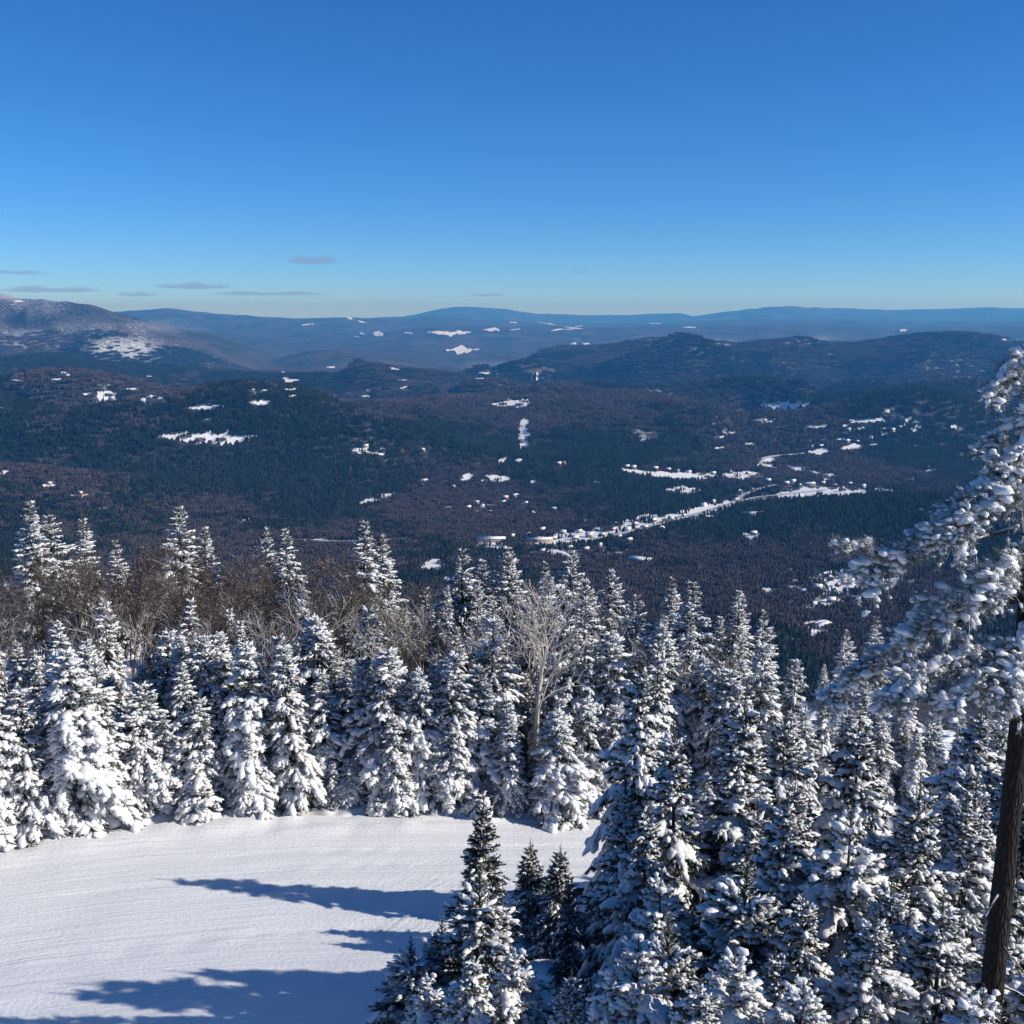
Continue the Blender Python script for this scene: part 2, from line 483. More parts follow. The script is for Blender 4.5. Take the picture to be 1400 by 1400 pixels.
ICO = {s: ico(s) for s in (0, 1, 2)}

def lump_templates(sub, n=5, rough=0.22):
    out = []
    for k in range(n):
        v, f = ICO[sub]
        g = np.random.default_rng(100 + k)
        w = v * (1 + rough * (np.sin(v @ g.normal(size=(3, 3)) * 3.1 + g.uniform(0, 6, 3)).sum(1, keepdims=True)) * 0.6)
        w = w.copy()
        w[:, 2] = np.where(w[:, 2] < 0, w[:, 2] * 0.45, w[:, 2])
        out.append((w * 0.5, f))
    return out

def shoot_template(n, seed, spread=0.5, w0=0.07):
    """a needled shoot along +x, unit length, made of n narrow forward-slanting blades"""
    g = np.random.default_rng(seed)
    v = []; f = []
    for k in range(n):
        s = (k + 0.3) / n * 0.95
        a = k * 2.399 + g.uniform(-.4, .4)
        ln = (0.36 * (1 - 0.45 * s)) * g.uniform(.75, 1.25)
        base = np.array([s * 0.9, 0, 0])
        dn = 1.0 + 0.55 * max(0.0, -math.sin(a))                 # the lower needles hang longer
        d = np.array([ln * 0.9, math.cos(a) * ln * spread * 1.25, math.sin(a) * ln * spread * dn])
        side = np.array([0, -math.sin(a), math.cos(a)]) * w0
        v += [base - side, base + side, base + d]
        f.append((3 * k, 3 * k + 1, 3 * k + 2))
    return np.array(v), np.array(f)

def make_spruce(name, seed, H, Rad, dens=1.0, snow=0.8, sub=1, blades=10, power=0.85, droop=0.42, bare=0.03, lump=1.0, leader=0.35, pillow=0.08, split=1, pad=1.0):
    """returns meshes trunk, crown, snow; base at the origin"""
    g = np.random.default_rng(seed)
    nb = int(26 * H * dens)
    z = np.sort(H * (bare + (0.975 - bare) * g.uniform(0, 1, nb) ** 1.05))
    t = z / H
    # gather in loose whorls
    step = 0.30 if H > 4 else 0.2
    z = np.where(g.uniform(size=nb) < 0.65, np.round(z / step) * step + g.normal(0, 0.035, nb), z)
    z = np.clip(z, bare * H, 0.975 * H); t = z / H
    phi = np.arange(nb) * 2.399 + g.uniform(-.6, .6, nb)
    lob = 1 + 0.22 * np.sin(phi * 2 + g.uniform(0, 6)) + 0.15 * np.sin(phi * 3 + t * 9 + g.uniform(0, 6))
    L = Rad * (1 - t) ** power * g.uniform(0.62, 1.12, nb) * lob * np.where(t < 0.08, 0.8, 1) + 0.05 + 0.10 * (1 - t)
    e0 = np.radians(-12 + 58 * t ** 1.6 + g.normal(0, 7, nb))
    dr = droop * (1 - 0.75 * t ** 1.5) * g.uniform(0.65, 1.35, nb)
    hd = np.stack([np.cos(phi), np.sin(phi), 0 * phi], 1)
    def pt(s, i):
        return hd[i] * (L[i] * s * np.cos(e0[i]) * (1 - 0.18 * s * dr[i]))[:, None] + np.stack([0 * s, 0 * s, z[i] + L[i] * (s * np.sin(e0[i]) - dr[i] * s ** 1.9)], 1)
    shoots_p, shoots_d, shoots_l, lev = [], [], [], []
    # side shoots
    ns = np.maximum(3, (L / (0.135 / math.sqrt(dens))).astype(int))
    I = np.repeat(np.arange(nb), 2 * ns)
    K = np.concatenate([np.arange(2 * n_) for n_ in ns])
    S = np.clip((K // 2 + 0.6) / np.repeat(ns, 2 * ns) * 0.86 + 0.12 + g.normal(0, 0.03, len(I)), 0.08, 1)
    sd = np.where(K % 2 == 0, 1.0, -1.0)
    P = pt(S, I)
    T = norm(pt(np.minimum(S + 0.05, 1.05), I) - pt(S - 0.05, I))
    side = np.stack([-np.sin(phi[I]), np.cos(phi[I]), 0 * S], 1) * sd[:, None]
    D = T * 0.72 + side * g.uniform(0.45, 0.95, len(I))[:, None]
    D[:, 2] -= g.uniform(0.05, 0.55, len(I)) * (1 - 0.7 * t[I])
    SL = (0.13 + 0.36 * L[I] * (1 - 0.72 * S)) * g.uniform(0.7, 1.25, len(I))
    # branch tips and the branch line itself
    Jt = np.repeat(np.arange(nb), 3); St = np.tile([0.45, 0.7, 0.93], nb)
    P2 = pt(St, Jt); D2 = pt(np.minimum(St + 0.1, 1.1), Jt) - pt(St - 0.05, Jt)
    SL2 = (0.16 + 0.14 * L[Jt]) * g.uniform(0.8, 1.2, len(Jt))
    P = np.concatenate([P, P2]); D = norm(np.concatenate([D, D2])); SL = np.concatenate([SL, SL2])
    tt = np.concatenate([t[I], t[Jt]]); inner = np.concatenate([S, St])
    # leader
    lz = np.arange(0.955 * H, H * 1.0, 0.05)
    n = len(P)
    tv, tf = shoot_template(blades, seed + 1)
    Fm = frames(D, g.normal(0, .45, n))
    M = Fm * np.stack([SL * 1.22, 0.75 * SL + 0.13, 0.75 * SL + 0.13], 1)[:, :, None]
    parts = [stamp(tv, tf, M, P)]
    # leader needles
    nl = 26
    lzv = np.linspace(0.93 * H, H + leader, nl)
    a = np.arange(nl) * 2.4
    dl = np.stack([np.cos(a) * 0.7, np.sin(a) * 0.7, np.full(nl, 0.9)], 1)
    sl_ = np.linspace(0.20, 0.05, nl)
    parts.append(stamp(tv, tf, frames(dl) * sl_[:, None, None] * 0.9, np.stack([0 * a, 0 * a, lzv], 1)))
    cv, cf = cat_mesh(parts)
    # dark inner core: dead twigs round the trunk
    crown = make_mesh(name + '_crown', cv, cf, M_needle)
    # snow
    patch = vnoise(P[:, 0] * 1.1 + seed, P[:, 2] * 1.3 + P[:, 1] * 0.7, seed) + 0.5
    keep = g.uniform(size=n) < np.clip(snow * (0.02 + 1.45 * patch), 0, 1)
    keep &= (inner > 0.25)
    ki = np.nonzero(keep)[0]
    off = np.full(len(ki), .55)
    if split == 2:
        ki = np.concatenate([ki, ki[g.uniform(size=len(ki)) < .8]])
        off = g.uniform(.2, .95, len(ki))
    ln = SL[ki] * g.uniform(0.75, 1.15, len(ki)) * (1.0 if split == 1 else .62)
    wd = np.minimum(ln * g.uniform(0.30, 0.52, len(ki)), 0.24) * lump + 0.02
    if split == 2: wd = wd * g.uniform(.9, 1.5, len(ki))
    hg = wd * g.uniform(0.5, 0.85, len(ki)) * (1.0 if split == 1 else 1.2)
    big = g.uniform(size=len(ki)) < pillow * (1 - tt[ki])
    wd = np.where(big, wd * 1.7, wd); hg = np.where(big, hg * 1.8, hg); ln = np.where(big, ln * 1.35, ln)
    C = P[ki] + D[ki] * (SL[ki] * off)[:, None]; C[:, 2] += hg * 0.16 + 0.01
    Fs = frames(D[ki]) * np.stack([ln, wd, hg], 1)[:, :, None]
    # continuous pads on the outer part of each bough
    pb_ = np.nonzero(g.uniform(size=nb) < np.clip(snow * 1.05, 0, 1) * np.clip(.35 + 1.3 * (vnoise(hd[:, 0] * 2 + seed, z * 1.2 + hd[:, 1] * 2, seed + 3) + .5), 0, 1))[0]
    Jp = np.repeat(pb_, 4); Sp = np.tile([.42, .60, .78, .95], len(pb_)) + g.normal(0, .03, 4 * len(pb_))
    Cp = pt(Sp, Jp); Dp = norm(pt(Sp + .08, Jp) - pt(Sp - .08, Jp))
    lp = (.10 + .36 * L[Jp]) * g.uniform(.8, 1.2, len(Jp)); wp = (.07 + .20 * L[Jp] * (1.15 - .55 * Sp)) * pad * g.uniform(.75, 1.25, len(Jp)); wp = np.minimum(wp, .42)
    hp = wp * g.uniform(.4, .65, len(Jp)); Cp[:, 2] += hp * .2 + .015
    C = np.concatenate([C, Cp]); Fs = np.concatenate([Fs, frames(Dp) * np.stack([lp, wp, hp], 1)[:, :, None]])
    ki = np.concatenate([ki, Jp])
    tl = lump_templates(sub, 7, .22 if split == 1 else .34)
    which = g.integers(0, len(tl), len(ki)) % 7
    t0 = lump_templates(0, 7, .34)
    size_ = np.linalg.norm(Fs[:, 1], axis=1)
    fine_ = (size_ > .16) if split == 2 else np.ones(len(ki), bool)
    sp_ = [stamp(tl[q][0], tl[q][1], Fs[(which == q) & fine_], C[(which == q) & fine_]) for q in range(len(tl))]
    sp_ += [stamp(t0[q][0], t0[q][1], Fs[(which == q) & ~fine_], C[(which == q) & ~fine_]) for q in range(len(tl))]
    sv, sf = cat_mesh(sp_)
    snow_me = make_mesh(name + '_snow', sv, sf, M_snow, True)
    zt = np.linspace(-0.6, H + leader * 0.75, 8)
    wob = np.stack([0.02 * H * 0.1 * np.sin(zt * 1.1 + seed), 0.02 * H * 0.1 * np.cos(zt * 0.9 + seed), zt], 1)
    rt = np.interp(zt, [0, H, H + leader], [0.011 * H + 0.03, 0.012, 0.006])
    wob[zt > 0.8 * H, :2] *= 0.2
    tvv, tff = tube(wob, rt, 7)
    trunk = make_mesh(name + '_trunk', tvv, tff, M_bark, True)
    return dict(H=H, trunk=trunk, crown=crown, snow=snow_me)

COUNT = {'n': 0}
def place(v, name, x, y, top_z=None, height=None, label='', group=None, cat='tree', rot=None, widen=1.0, lean=0.0):
    z0 = float(th(x, y)[0]) - 0.12
    h = (top_z - z0) if top_z is not None else height
    s = h / (v['H'] + v.get('lead', 0.3))
    root = bpy.data.objects.new(name, None)
    root.empty_display_size = 0.3
    root.location = (x, y, z0)
    root.rotation_euler = (random.gauss(0, 0.012) , random.gauss(0, 0.015) + lean, random.uniform(0, 6.28) if rot is None else rot)
    root.scale = (s * widen, s * widen, s)
    col.objects.link(root)
    tag(root, label, cat, group)
    for nm in ('trunk', 'crown', 'limbs', 'snow'):
        if nm in v:
            o = bpy.data.objects.new('snow_load' if nm == 'snow' else nm, v[nm])
            o.parent = root
            if nm == 'snow': o['kind'] = 'stuff'
            col.objects.link(o)
    COUNT['n'] += 1
    return root

def top_at(px, py, y):
    """world x and height of a pixel at depth y"""
    u, dy, dz = ray(px, py)
    k = y / dy
    return float(u * k), float(dz * k)

# ------------------------------------------------------------------ spruces
EDGE = [make_spruce('edge_spruce', 200 + k, 7.2, rad, dens=1.1, snow=sn, sub=0, blades=9, power=pw, droop=dp, lump=lu, pillow=pl, pad=1.2)
        for k, (rad, sn, pw, dp, lu, pl) in enumerate([(1.75, 1.0, .62, .60, 1.15, .10), (1.45, .9, .62, .52, 1.05, .06), (2.05, 1.0, .68, .68, 1.25, .14), (1.25, .85, .7, .45, 1.0, .05), (1.7, .8, .55, .55, 1.0, .06), (1.55, .95, .75, .7, 1.2, .14)])]
TALL = [make_spruce('tall_spruce', 300 + k, 10.0, rad, dens=.8, snow=sn, sub=0, blades=9, power=.85, droop=dp, lump=1.1, bare=.12, leader=.5, pillow=.05)
        for k, (rad, sn, dp) in enumerate([(2.2, .75, .34), (2.5, .62, .42), (1.8, .7, .30)])]
NEAR = [make_spruce('near_spruce', 400 + k, H_, rad, dens=1.2, snow=sn, sub=1, split=2, pad=1.2, blades=18, power=pw, droop=dp, lump=lu, leader=ld, pillow=pi_)
        for k, (H_, rad, sn, pw, dp, lu, ld, pi_) in enumerate([(6.5, 2.15, .9, .92, .6, 1.05, .35, .14), (6.0, 1.8, .74, .97, .5, .9, .45, .06), (5.0, 1.8, 1.0, .8, .65, 1.15, .3, .18), (5.6, 1.45, .34, 1.0, .36, .7, .75, .02)])]
SAP = [make_spruce('sapling', 500 + k, H_, rad, dens=1.5, snow=sn, sub=1, split=2, blades=16, power=.9, droop=.25, lump=.75, leader=.42, pillow=.06)
       for k, (H_, rad, sn) in enumerate([(2.6, .85, .6), (3.2, .8, .35)])]

# ---- front row along the far edge of the trail
ORD = ['first', 'second', 'third', 'fourth', 'fifth', 'sixth', 'seventh', 'eighth', 'ninth', 'tenth', 'eleventh', 'twelfth', 'thirteenth', 'fourteenth', 'fifteenth', 'sixteenth', 'seventeenth', 'eighteenth', 'nineteenth', 'twentieth']
EDGE_SHAPES = ['broad snow-caked spruce', 'slim snow-plastered spruce', 'very broad snow-buried spruce', 'narrow lightly snowed spruce', 'dark-gapped snowy spruce', 'spruce with drooping snow pillows']
GRP_E = 'snow-laden spruces along the far edge of the ski trail'
tops_front = [(-60, 930), (-20, 900), (25, 935), (85, 872), (128, 905), (185, 930), (250, 900), (292, 935), (335, 868), (390, 872), (440, 915), (492, 890), (530, 880), (572, 905), (612, 885), (655, 905), (692, 950), (772, 950), (805, 945), (845, 960)]
nleft = sum(1 for a in tops_front if a[0] < 732)
for i, (px, py) in enumerate(tops_front):
    u = (px - 700) / FPX
    y = float(edge_far(u * 46)) + 1.6 + random.uniform(-.2, .9)
    x, zt = top_at(px, py, y)
    q = [0, 5, 4, 2, 1, 0, 5, 3, 2, 4][i % 10]
    side = (ORD[nleft - 1 - i] + ' from the forked birch towards the snowy mountain') if i < nleft else (ORD[i - nleft] + ' from the forked birch towards the pine')
    place(EDGE[q], 'spruce_tree', x, y, top_z=zt, label=EDGE_SHAPES[q] + ', front row, ' + side, group=GRP_E, widen=random.uniform(1.0, 1.28), lean=random.gauss(0, .045))
# smaller ones that close the foot of the row
LANDM = [(36, 'the spire-topped spruce'), (113, 'the lone thin-topped spruce'), (243, 'the white-frosted spruce'), (375, 'the flat-topped spruce pair'), (492, 'the white-boughed spruce'), (632, 'the snow-lumped dark spruce'), (732, 'the forked birch'), (835, 'the dense shed-side spruce'), (946, 'the dark spruce clump'), (1160, 'the separate slim spruces'), (1330, 'the pine limbs')]
def landmark(px):
    return min(LANDM, key=lambda a: abs(a[0] - px))[1]
for i in range(30):
    x = -27 + i * 1.27 + random.uniform(-.5, .5)
    y = float(edge_far(x)) + 0.8 + random.uniform(-.3, .8)
    h = random.choice([1.6, 2.2, 3.0, 3.6, 4.3, 5.0])
    q = random.randrange(6)
    place(EDGE[q], 'spruce_tree', x, y, height=h, widen=random.uniform(1.1, 1.6),
          label=('short ' if h < 3.3 else 'half-grown ') + EDGE_SHAPES[q] + ' beside the trail, below ' + landmark(700 + FPX * x / (y + 4)), group='young spruces at the foot of the tree wall')
# second row
for i in range(80):
    x = -36 + i * 0.74 + random.uniform(-.5, .5)
    y = float(edge_far(x)) + 3.6 + random.uniform(-.6, 4.0)
    px = 700 + FPX * x / (y + 4)
    hi = np.interp(px, [0, 300, 560, 800, 1000, 1200, 1400], [868, 850, 852, 845, 880, 930, 960])
    xt, zt = top_at(px, hi + random.uniform(-18, 75), y)
    q = random.choice([0, 1, 1, 3, 2, 4, 4, 5])
    place(EDGE[q], 'spruce_tree', x, y, top_z=zt, widen=random.uniform(.8, 1.05), lean=random.gauss(0, .05),
          label=EDGE_SHAPES[q] + ' in the second row, before ' + landmark(px), group='spruces in the second row beyond the trail')
for i in range(34):                # behind them on the open side
    x = -38 + i * .95 + random.uniform(-.6, .6)
    y = max(float(edge_far(x)) + 7, 44) + random.uniform(0, 9)
    px = 700 + FPX * x / (y + 4)
    xt, zt = top_at(px, np.interp(px, [-100, 0, 300, 560], [850, 835, 815, 820]) + random.uniform(-12, 60), y)
    q = random.randrange(6)
    place(EDGE[q], 'spruce_tree', x, y, top_z=zt, widen=random.uniform(.75, 1.0), lean=random.gauss(0, .05),
          label=EDGE_SHAPES[q] + ' under the brown hardwoods, near ' + landmark(px), group='spruces at the foot of the brown hardwoods')
# third row, right half: dark snowy spruces instead of hardwoods
for i in range(52):
    x = -10 + i * 1.02 + random.uniform(-.8, .8)
    y = 52 + random.uniform(-1.5, 10)
    px = 700 + FPX * x / (y + 4)
    hi = np.interp(px, [400, 560, 700, 860, 1000, 1060, 1130, 1400], [860, 790, 775, 800, 830, 870, 935, 985])
    xt, zt = top_at(px, hi + random.uniform(-10, 60), y)
    q = random.randrange(3)
    place(TALL[q], 'spruce_tree', x, y, top_z=zt, widen=random.uniform(.8, 1.05),
          label=['tall dark spruce with snowy tips', 'tall broad spruce with sparse snow', 'tall narrow spruce with snowy boughs'][q] + ' deep in the wood, near ' + landmark(px), group='tall spruces in the wood beyond the trail')
# far bank on the right, beyond the hidden part of the trail
for i in range(26):
    x = 9 + i * 1.1 + random.uniform(-.5, .5)
    y = 45.5 + random.uniform(0, 5)
    px = 700 + FPX * x / (y + 4)
    hi = np.interp(px, [900, 1000, 1100, 1200, 1400], [890, 900, 935, 950, 975]) + random.uniform(0, 45)
    xt, zt = top_at(px, hi, y)
    q = random.choice([0, 1, 3, 4])
    place(EDGE[q], 'spruce_tree', x, y, top_z=zt, widen=random.uniform(.9, 1.2), label=EDGE_SHAPES[q] + ' on the bank beyond the stand, near ' + landmark(px), group='spruces on the bank behind the foreground stand')
# skyline spruces, each where the photograph shows its top
SKY = [(36, 675, 74, 2, 'tall spire-topped spruce at the edge of the wood, paired with a smaller one'), (64, 695, 76, 1, 'smaller spruce leaning close to the tall spire-topped spruce at the wood edge'),
       (113, 700, 78, 2, 'lone thin-topped spruce rising out of the brown bare trees'), (160, 730, 82, 2, 'very small spruce tip just showing above brown bare trees'),
       (243, 683, 72, 1, 'large white-frosted spruce rising high above the brown hardwoods'), (277, 712, 73, 2, 'spruce close beside the large white-frosted spruce above the hardwoods'),
       (360, 712, 72, 2, 'dark-sided spruce of a pair with long snowy lower boughs'), (390, 714, 71, 1, 'flat-topped spruce of a pair with a crooked snowy tip'),
       (492, 704, 68, 1, 'broad tall spruce with long drooping white boughs above brown twigs'), (526, 720, 70, 2, 'spruce standing just behind the broad tall white-boughed spruce'),
       (632, 742, 64, 1, 'thick dark spruce with heavy snow lumps below the valley village'), (656, 756, 66, 0, 'spruce close behind the thick dark spruce with snow lumps'),
       (700, 738, 66, 0, 'pointed spruce whose tip stands before the village fields'), (744, 760, 68, 2, 'thin spruce tip in front of the village houses'), (781, 744, 64, 1, 'spruce with striped drooping boughs in front of the village'),
       (835, 770, 62, 0, 'dense spruce in front of the long valley shed'), (872, 805, 58, 1, 'dark spruce with hanging boughs left of the valley cutting'), (915, 780, 62, 2, 'narrow spruce behind the dark broad spruce'),
       (946, 786, 57, 1, 'broad dark spruce with thick snow on its layered boughs'), (1010, 796, 57, 0, 'tallest spruce of the dark clump above the valley road'), (1046, 826, 58, 2, 'spruce with long snowy boughs at the end of the dark clump'), (985, 835, 59, 0, 'spruce filling the middle of the dark clump'),
       (1160, 856, 84, 2, 'small separate spruce standing against the brown valley side'), (1200, 836, 86, 2, 'taller slim separate spruce standing against the brown valley side'), (1128, 905, 80, 0, 'low spruce below the two slim separate spruces'), (1240, 930, 74, 1, 'spruce half hidden behind the pine limbs')]
for (px, py, y, q, lab) in SKY:
    x, zt = top_at(px, py, y)
    place(TALL[q], 'spruce_tree', x, y, top_z=zt, label=lab, group='spruces standing above the wood', widen=random.uniform(1.05, 1.25))

# ---- foreground, right of the trail
GRP_N = 'spruces in the foreground stand beside the trail'
NS = ['thick spruce with rounded snow pillows', 'open dark-needled spruce with light snow', 'squat spruce smothered in heavy snow']
HERO = [(659, 1084, 24.0, 3, NEAR, 'dark spruce with a thin clear leader standing out against the white trail', .95), (655, 1195, 20.5, 0, SAP, 'sunlit sapling in front of the dark spruce with the thin leader', 1.25),
        (726, 1150, 31.0, 1, SAP, 'thin spiky sapling top beside the dark spruce', 1.0), (763, 1160, 29.8, 1, SAP, 'bare-tipped sapling between the dark spruce and the large spruce', 1.0), (778, 1205, 27.0, 3, NEAR, 'shaded spruce in the dark gap beside the large spruce', .7),
        (600, 1258, 21.5, 0, SAP, 'sapling with a bare leader at the edge of the snow', 1.3), (563, 1288, 20.5, 0, SAP, 'smallest sapling at the corner of the foreground stand', 1.4), (585, 1330, 18.8, 2, NEAR, 'low snowy spruce at the outer corner of the foreground stand', 1.1), (700, 1290, 19.0, 2, NEAR, 'heavily loaded low spruce in front of the saplings', 1.1), (640, 1300, 18.2, 0, NEAR, 'low thick spruce below the sunlit sapling', 1.2),
        (876, 893, 33.0, 0, NEAR, 'large tall spruce at the inner edge of the foreground stand', .72), (930, 985, 24.8, 1, NEAR, 'frosted spruce close beside the large tall spruce', .95), (862, 1060, 25.5, 1, NEAR, 'shaded spruce on the trail side of the large tall spruce', .85),
        (1008, 940, 25.2, 1, NEAR, 'dark blue-shaded spruce in the middle of the foreground stand', 1.0), (1080, 965, 26.0, 0, NEAR, 'tall spruce behind the middle of the foreground stand', .85), (1178, 970, 26.0, 0, NEAR, 'spruce with a big snow cushion below the pine limbs', .9),
        (915, 1262, 17.0, 0, SAP, 'small bright sapling with a clear leader at the foot of the large spruce', 1.1), (1012, 1172, 18.5, 0, SAP, 'small spiky sapling among snow-smothered spruces', 1.15), (1076, 1082, 20.5, 0, NEAR, 'sunny snow-draped spruce with white cones of snow', .95), (1165, 1095, 19.5, 2, NEAR, 'sunny spruce with drooping fans of snow', 1.0), (1262, 1062, 20.0, 1, NEAR, 'spruce in front of the pine trunk', .95), (1330, 1085, 21.5, 0, NEAR, 'spruce behind the bare pine trunk', .9),
        (868, 1275, 16.0, 2, NEAR, 'low domed spruce under one thick snow cap', 1.15), (1005, 1290, 15.2, 2, NEAR, 'low spruce buried to a round snow heap', 1.15), (1095, 1330, 14.6, 2, NEAR, 'lowest snow-heaped spruce in front of the stand', 1.2), (1200, 1240, 16.2, 0, NEAR, 'leaning snow-bent spruce in front of the pine', 1.15), (1290, 1215, 16.5, 1, NEAR, 'thin frosted spruce beside the pine foot', 1.2), (950, 1340, 14.2, 0, NEAR, 'frosted low spruce at the front of the stand', 1.2), (780, 1330, 17.6, 1, NEAR, 'shaded low spruce in the dark gap', 1.2), (1385, 1180, 17.5, 1, NEAR, 'frosted spruce beyond the pine trunk', 1.1), (1340, 1345, 13.4, 2, NEAR, 'snowy low spruce at the pine foot', 1.2)]
spots = []
for (px, py, y, q, fam, lab, wd) in HERO:
    x, zt = top_at(px, py, y)
    z0 = float(th(x, y)[0])
    if zt - z0 < 1.0: zt = z0 + 1.0
    place(fam[q], 'spruce_tree', x, y, top_z=zt, label=lab, group=GRP_N, widen=wd)
    spots.append((x, y))
tries = 0
nfill = 0
while tries < 6000 and nfill < 52:
    tries += 1
    y = random.uniform(15, 37); x = random.uniform(-1, 27)
    if y > float(edge_near(x)) - 0.8: continue
    px = 700 + FPX * x / (y + 3)
    if px < 850 or px > 1480: continue
    if any((x - a) ** 2 + (y - c) ** 2 < 1.3 ** 2 for a, c in spots): continue
    hi = np.interp(y, [15, 20, 25, 30, 37], [1270, 1130, 1040, 980, 940]) + random.uniform(0, 80)
    xt, zt = top_at(px, hi, y)
    z0 = float(th(x, y)[0])
    h = min(max(zt - z0, 1.6), 7.6)
    if y > 26.5 and x < 15: h = min(h, random.uniform(2.6, 4.2))
    q = random.choice([0, 0, 1, 2])
    place(NEAR[q], 'spruce_tree', x, y, height=h, widen=random.uniform(.85, 1.1) * (6 / max(3, h)) ** .35,
          label=NS[q] + (', low' if h < 3.6 else ', mid-height' if h < 5 else ', tall') + ' in the foreground stand, ' + ('near the pine trunk' if px > 1200 else 'towards the middle' if px > 1000 else 'near the large tall spruce'), group='spruces crowding the foreground stand')
    spots.append((x, y)); nfill += 1

BUSH = make_spruce('snowy_bush', 555, 1.3, 1.25, dens=2.2, snow=1.4, sub=0, blades=12, power=.45, droop=.75, lump=1.3, leader=.02, pillow=.5, bare=.01)
# ------------------------------------------------------------------ bare hardwoods
def make_bare(name, seed, H, material, spread=0.5, levels=4, kids=(7, 6, 5, 4), clear=0.3, r0=0.09, twist=0.5, thin=1.0, twig=0.006):
    g = np.random.default_rng(seed)
    big, small = [], []
    def grow(p, d, ln, r, lv):
        n = 5 if lv < 2 else 3
        pts = [np.array(p)]; dd = np.array(d, float)
        for k in range(n):
            dd = norm(dd + g.normal(0, twist * (0.12 if lv == 0 else 0.22), 3) + np.array([0, 0, 0.05 if lv else 0.0]))
            pts.append(pts[-1] + dd * ln / n)
        pts = np.array(pts)
        rads = np.linspace(r, max(r * 0.35, twig * 0.7), n + 1)
        (big if lv < 2 else small).append((pts, rads, 6 if lv == 0 else (4 if lv == 1 else 3)))
        if lv >= levels: return
        for c in range(kids[lv]):
            s = (clear + (1 - clear) * (c + g.uniform(.2, 1)) / kids[lv]) if lv == 0 else (0.25 + 0.75 * (c + g.uniform(.2, 1)) / kids[lv])
            s = min(s, 0.99)
            i = min(int(s * n), n - 1); q = pts[i] + (pts[i + 1] - pts[i]) * (s * n - i)
            a = c * 2.399 + g.uniform(-.6, .6)
            t = norm(pts[i + 1] - pts[i])
            F = frames(t[None])[0]
            sp_ = spread * g.uniform(.75, 1.25) * (0.8 if lv == 0 else 1.0)
            nd_ = t * math.cos(sp_) + (F[1] * math.cos(a) + F[2] * math.sin(a)) * math.sin(sp_)
            nd_[2] += 0.12
            l2 = ln * (0.52 if lv == 0 else 0.55) * (1.15 - 0.5 * s) * g.uniform(.75, 1.2)
            grow(q, norm(nd_), l2, max(rads[i] * 0.55, twig), lv + 1)
    grow((0, 0, -0.4), (g.normal(0, .05), g.normal(0, .05), 1), H * 0.82, r0, 0)
    bv, bf = cat_mesh([tube(*q) for q in big[:1]])
    lv_, lf = cat_mesh([tube(*q) for q in big[1:] + small])
    top = lv_[:, 2].max()
    return dict(H=top, lead=0.0, trunk=make_mesh(name + '_trunk', bv, bf, material, True), limbs=make_mesh(name + '_crown', lv_, lf, material, True))

BROWN = [make_bare('brown_hardwood', 600 + k, 9.0, M_brown, spread=.56, kids=(8, 6, 5, 4), clear=.35, r0=.075, twist=.75, twig=.011) for k in range(3)]
PALE = [make_bare('frosted_hardwood', 620 + k, 7.5, M_birch, spread=.72, levels=3, kids=(6, 5, 5, 3), clear=.4, r0=.085, twist=1.15, twig=.015) for k in range(3)]
BIRCH = make_bare('forked_birch', 640, 9.5, M_birchwhite, spread=.62, levels=3, kids=(8, 6, 6, 4), clear=.52, r0=.15, twist=.7, twig=.014)
for v in BROWN + PALE + [BIRCH]:
    v['crown'] = v.pop('limbs')

GRP_B = 'bare brown hardwoods behind the spruce wall'
for i in range(50):
    px = -30 + (i + random.uniform(-.6, .6)) * 600 / 49
    y = random.uniform(53, 68)
    hi = np.interp(px, [0, 150, 300, 420, 500, 580], [750, 742, 745, 762, 755, 795]) + random.choice([0, 10, 30, 50, 70]) + random.uniform(-5, 15)
    x, zt = top_at(px, hi, y)
    q = i % 3
    place(BROWN[q], 'hardwood_tree', x, y, top_z=zt, label=['bare brown upright tree', 'bare brown bushy-topped tree', 'bare brown spreading tree'][q] + ' behind the spruce wall, near ' + landmark(px), group=GRP_B, widen=random.uniform(.9, 1.15))
for i in range(38):
    px = 10 + (i + random.uniform(-.5, .5)) * 1010 / 37
    y = random.uniform(46.5, 56)
    hi = np.interp(px, [0, 300, 560, 800, 1020], [790, 790, 780, 780, 850]) + random.uniform(0, 80)
    x, zt = top_at(px, hi, y)
    q = i % 3
    place(PALE[q], 'hardwood_tree', x, y, top_z=zt, label=['frost-whitened crooked bare tree', 'frost-whitened forked bare tree', 'frost-whitened slender bare tree'][q] + ' among the spruces, near ' + landmark(px), group='frosted bare trees among the spruces', widen=random.uniform(.6, .85))
x, zt = top_at(732, 790, 45.4)
place(BIRCH, 'birch_tree', x, 45.4, top_z=zt, label='pale forked birch with a clear straight trunk standing out among the spruces', widen=.95, rot=0.4)

# snow-buried bushes on the bank
for i, (px, py, s, wd, lab) in enumerate([(275, 1112, 1.5, 2.6, 'large rounded snow-buried bush at the edge of the trail'), (178, 1168, .7, 2.6, 'small round snow-buried bush jutting onto the trail'), (655, 1090, 1.2, 2.4, 'snow-buried bush behind the leader of the dark foreground spruce'), (350, 1113, .8, 2.4, 'little snow-buried bush next to the large rounded one'), (90, 1163, .9, 2.5, 'low snow-buried bush under the outermost trail-side spruces'), (520, 1106, .9, 2.4, 'low snow-buried bush under the white-boughed spruce'), (745, 1092, 1.1, 2.4, 'snow-buried bush under the forked birch')]):
    u, dy, dz = ray(px, py)
    y = float(edge_far(u * 45)) + .3
    x = float(u / dy * y)
    place(BUSH, 'snowy_bush', x, y, height=s, widen=1.0, label=lab, group='snow-buried bushes along the trail edge', cat='bush')

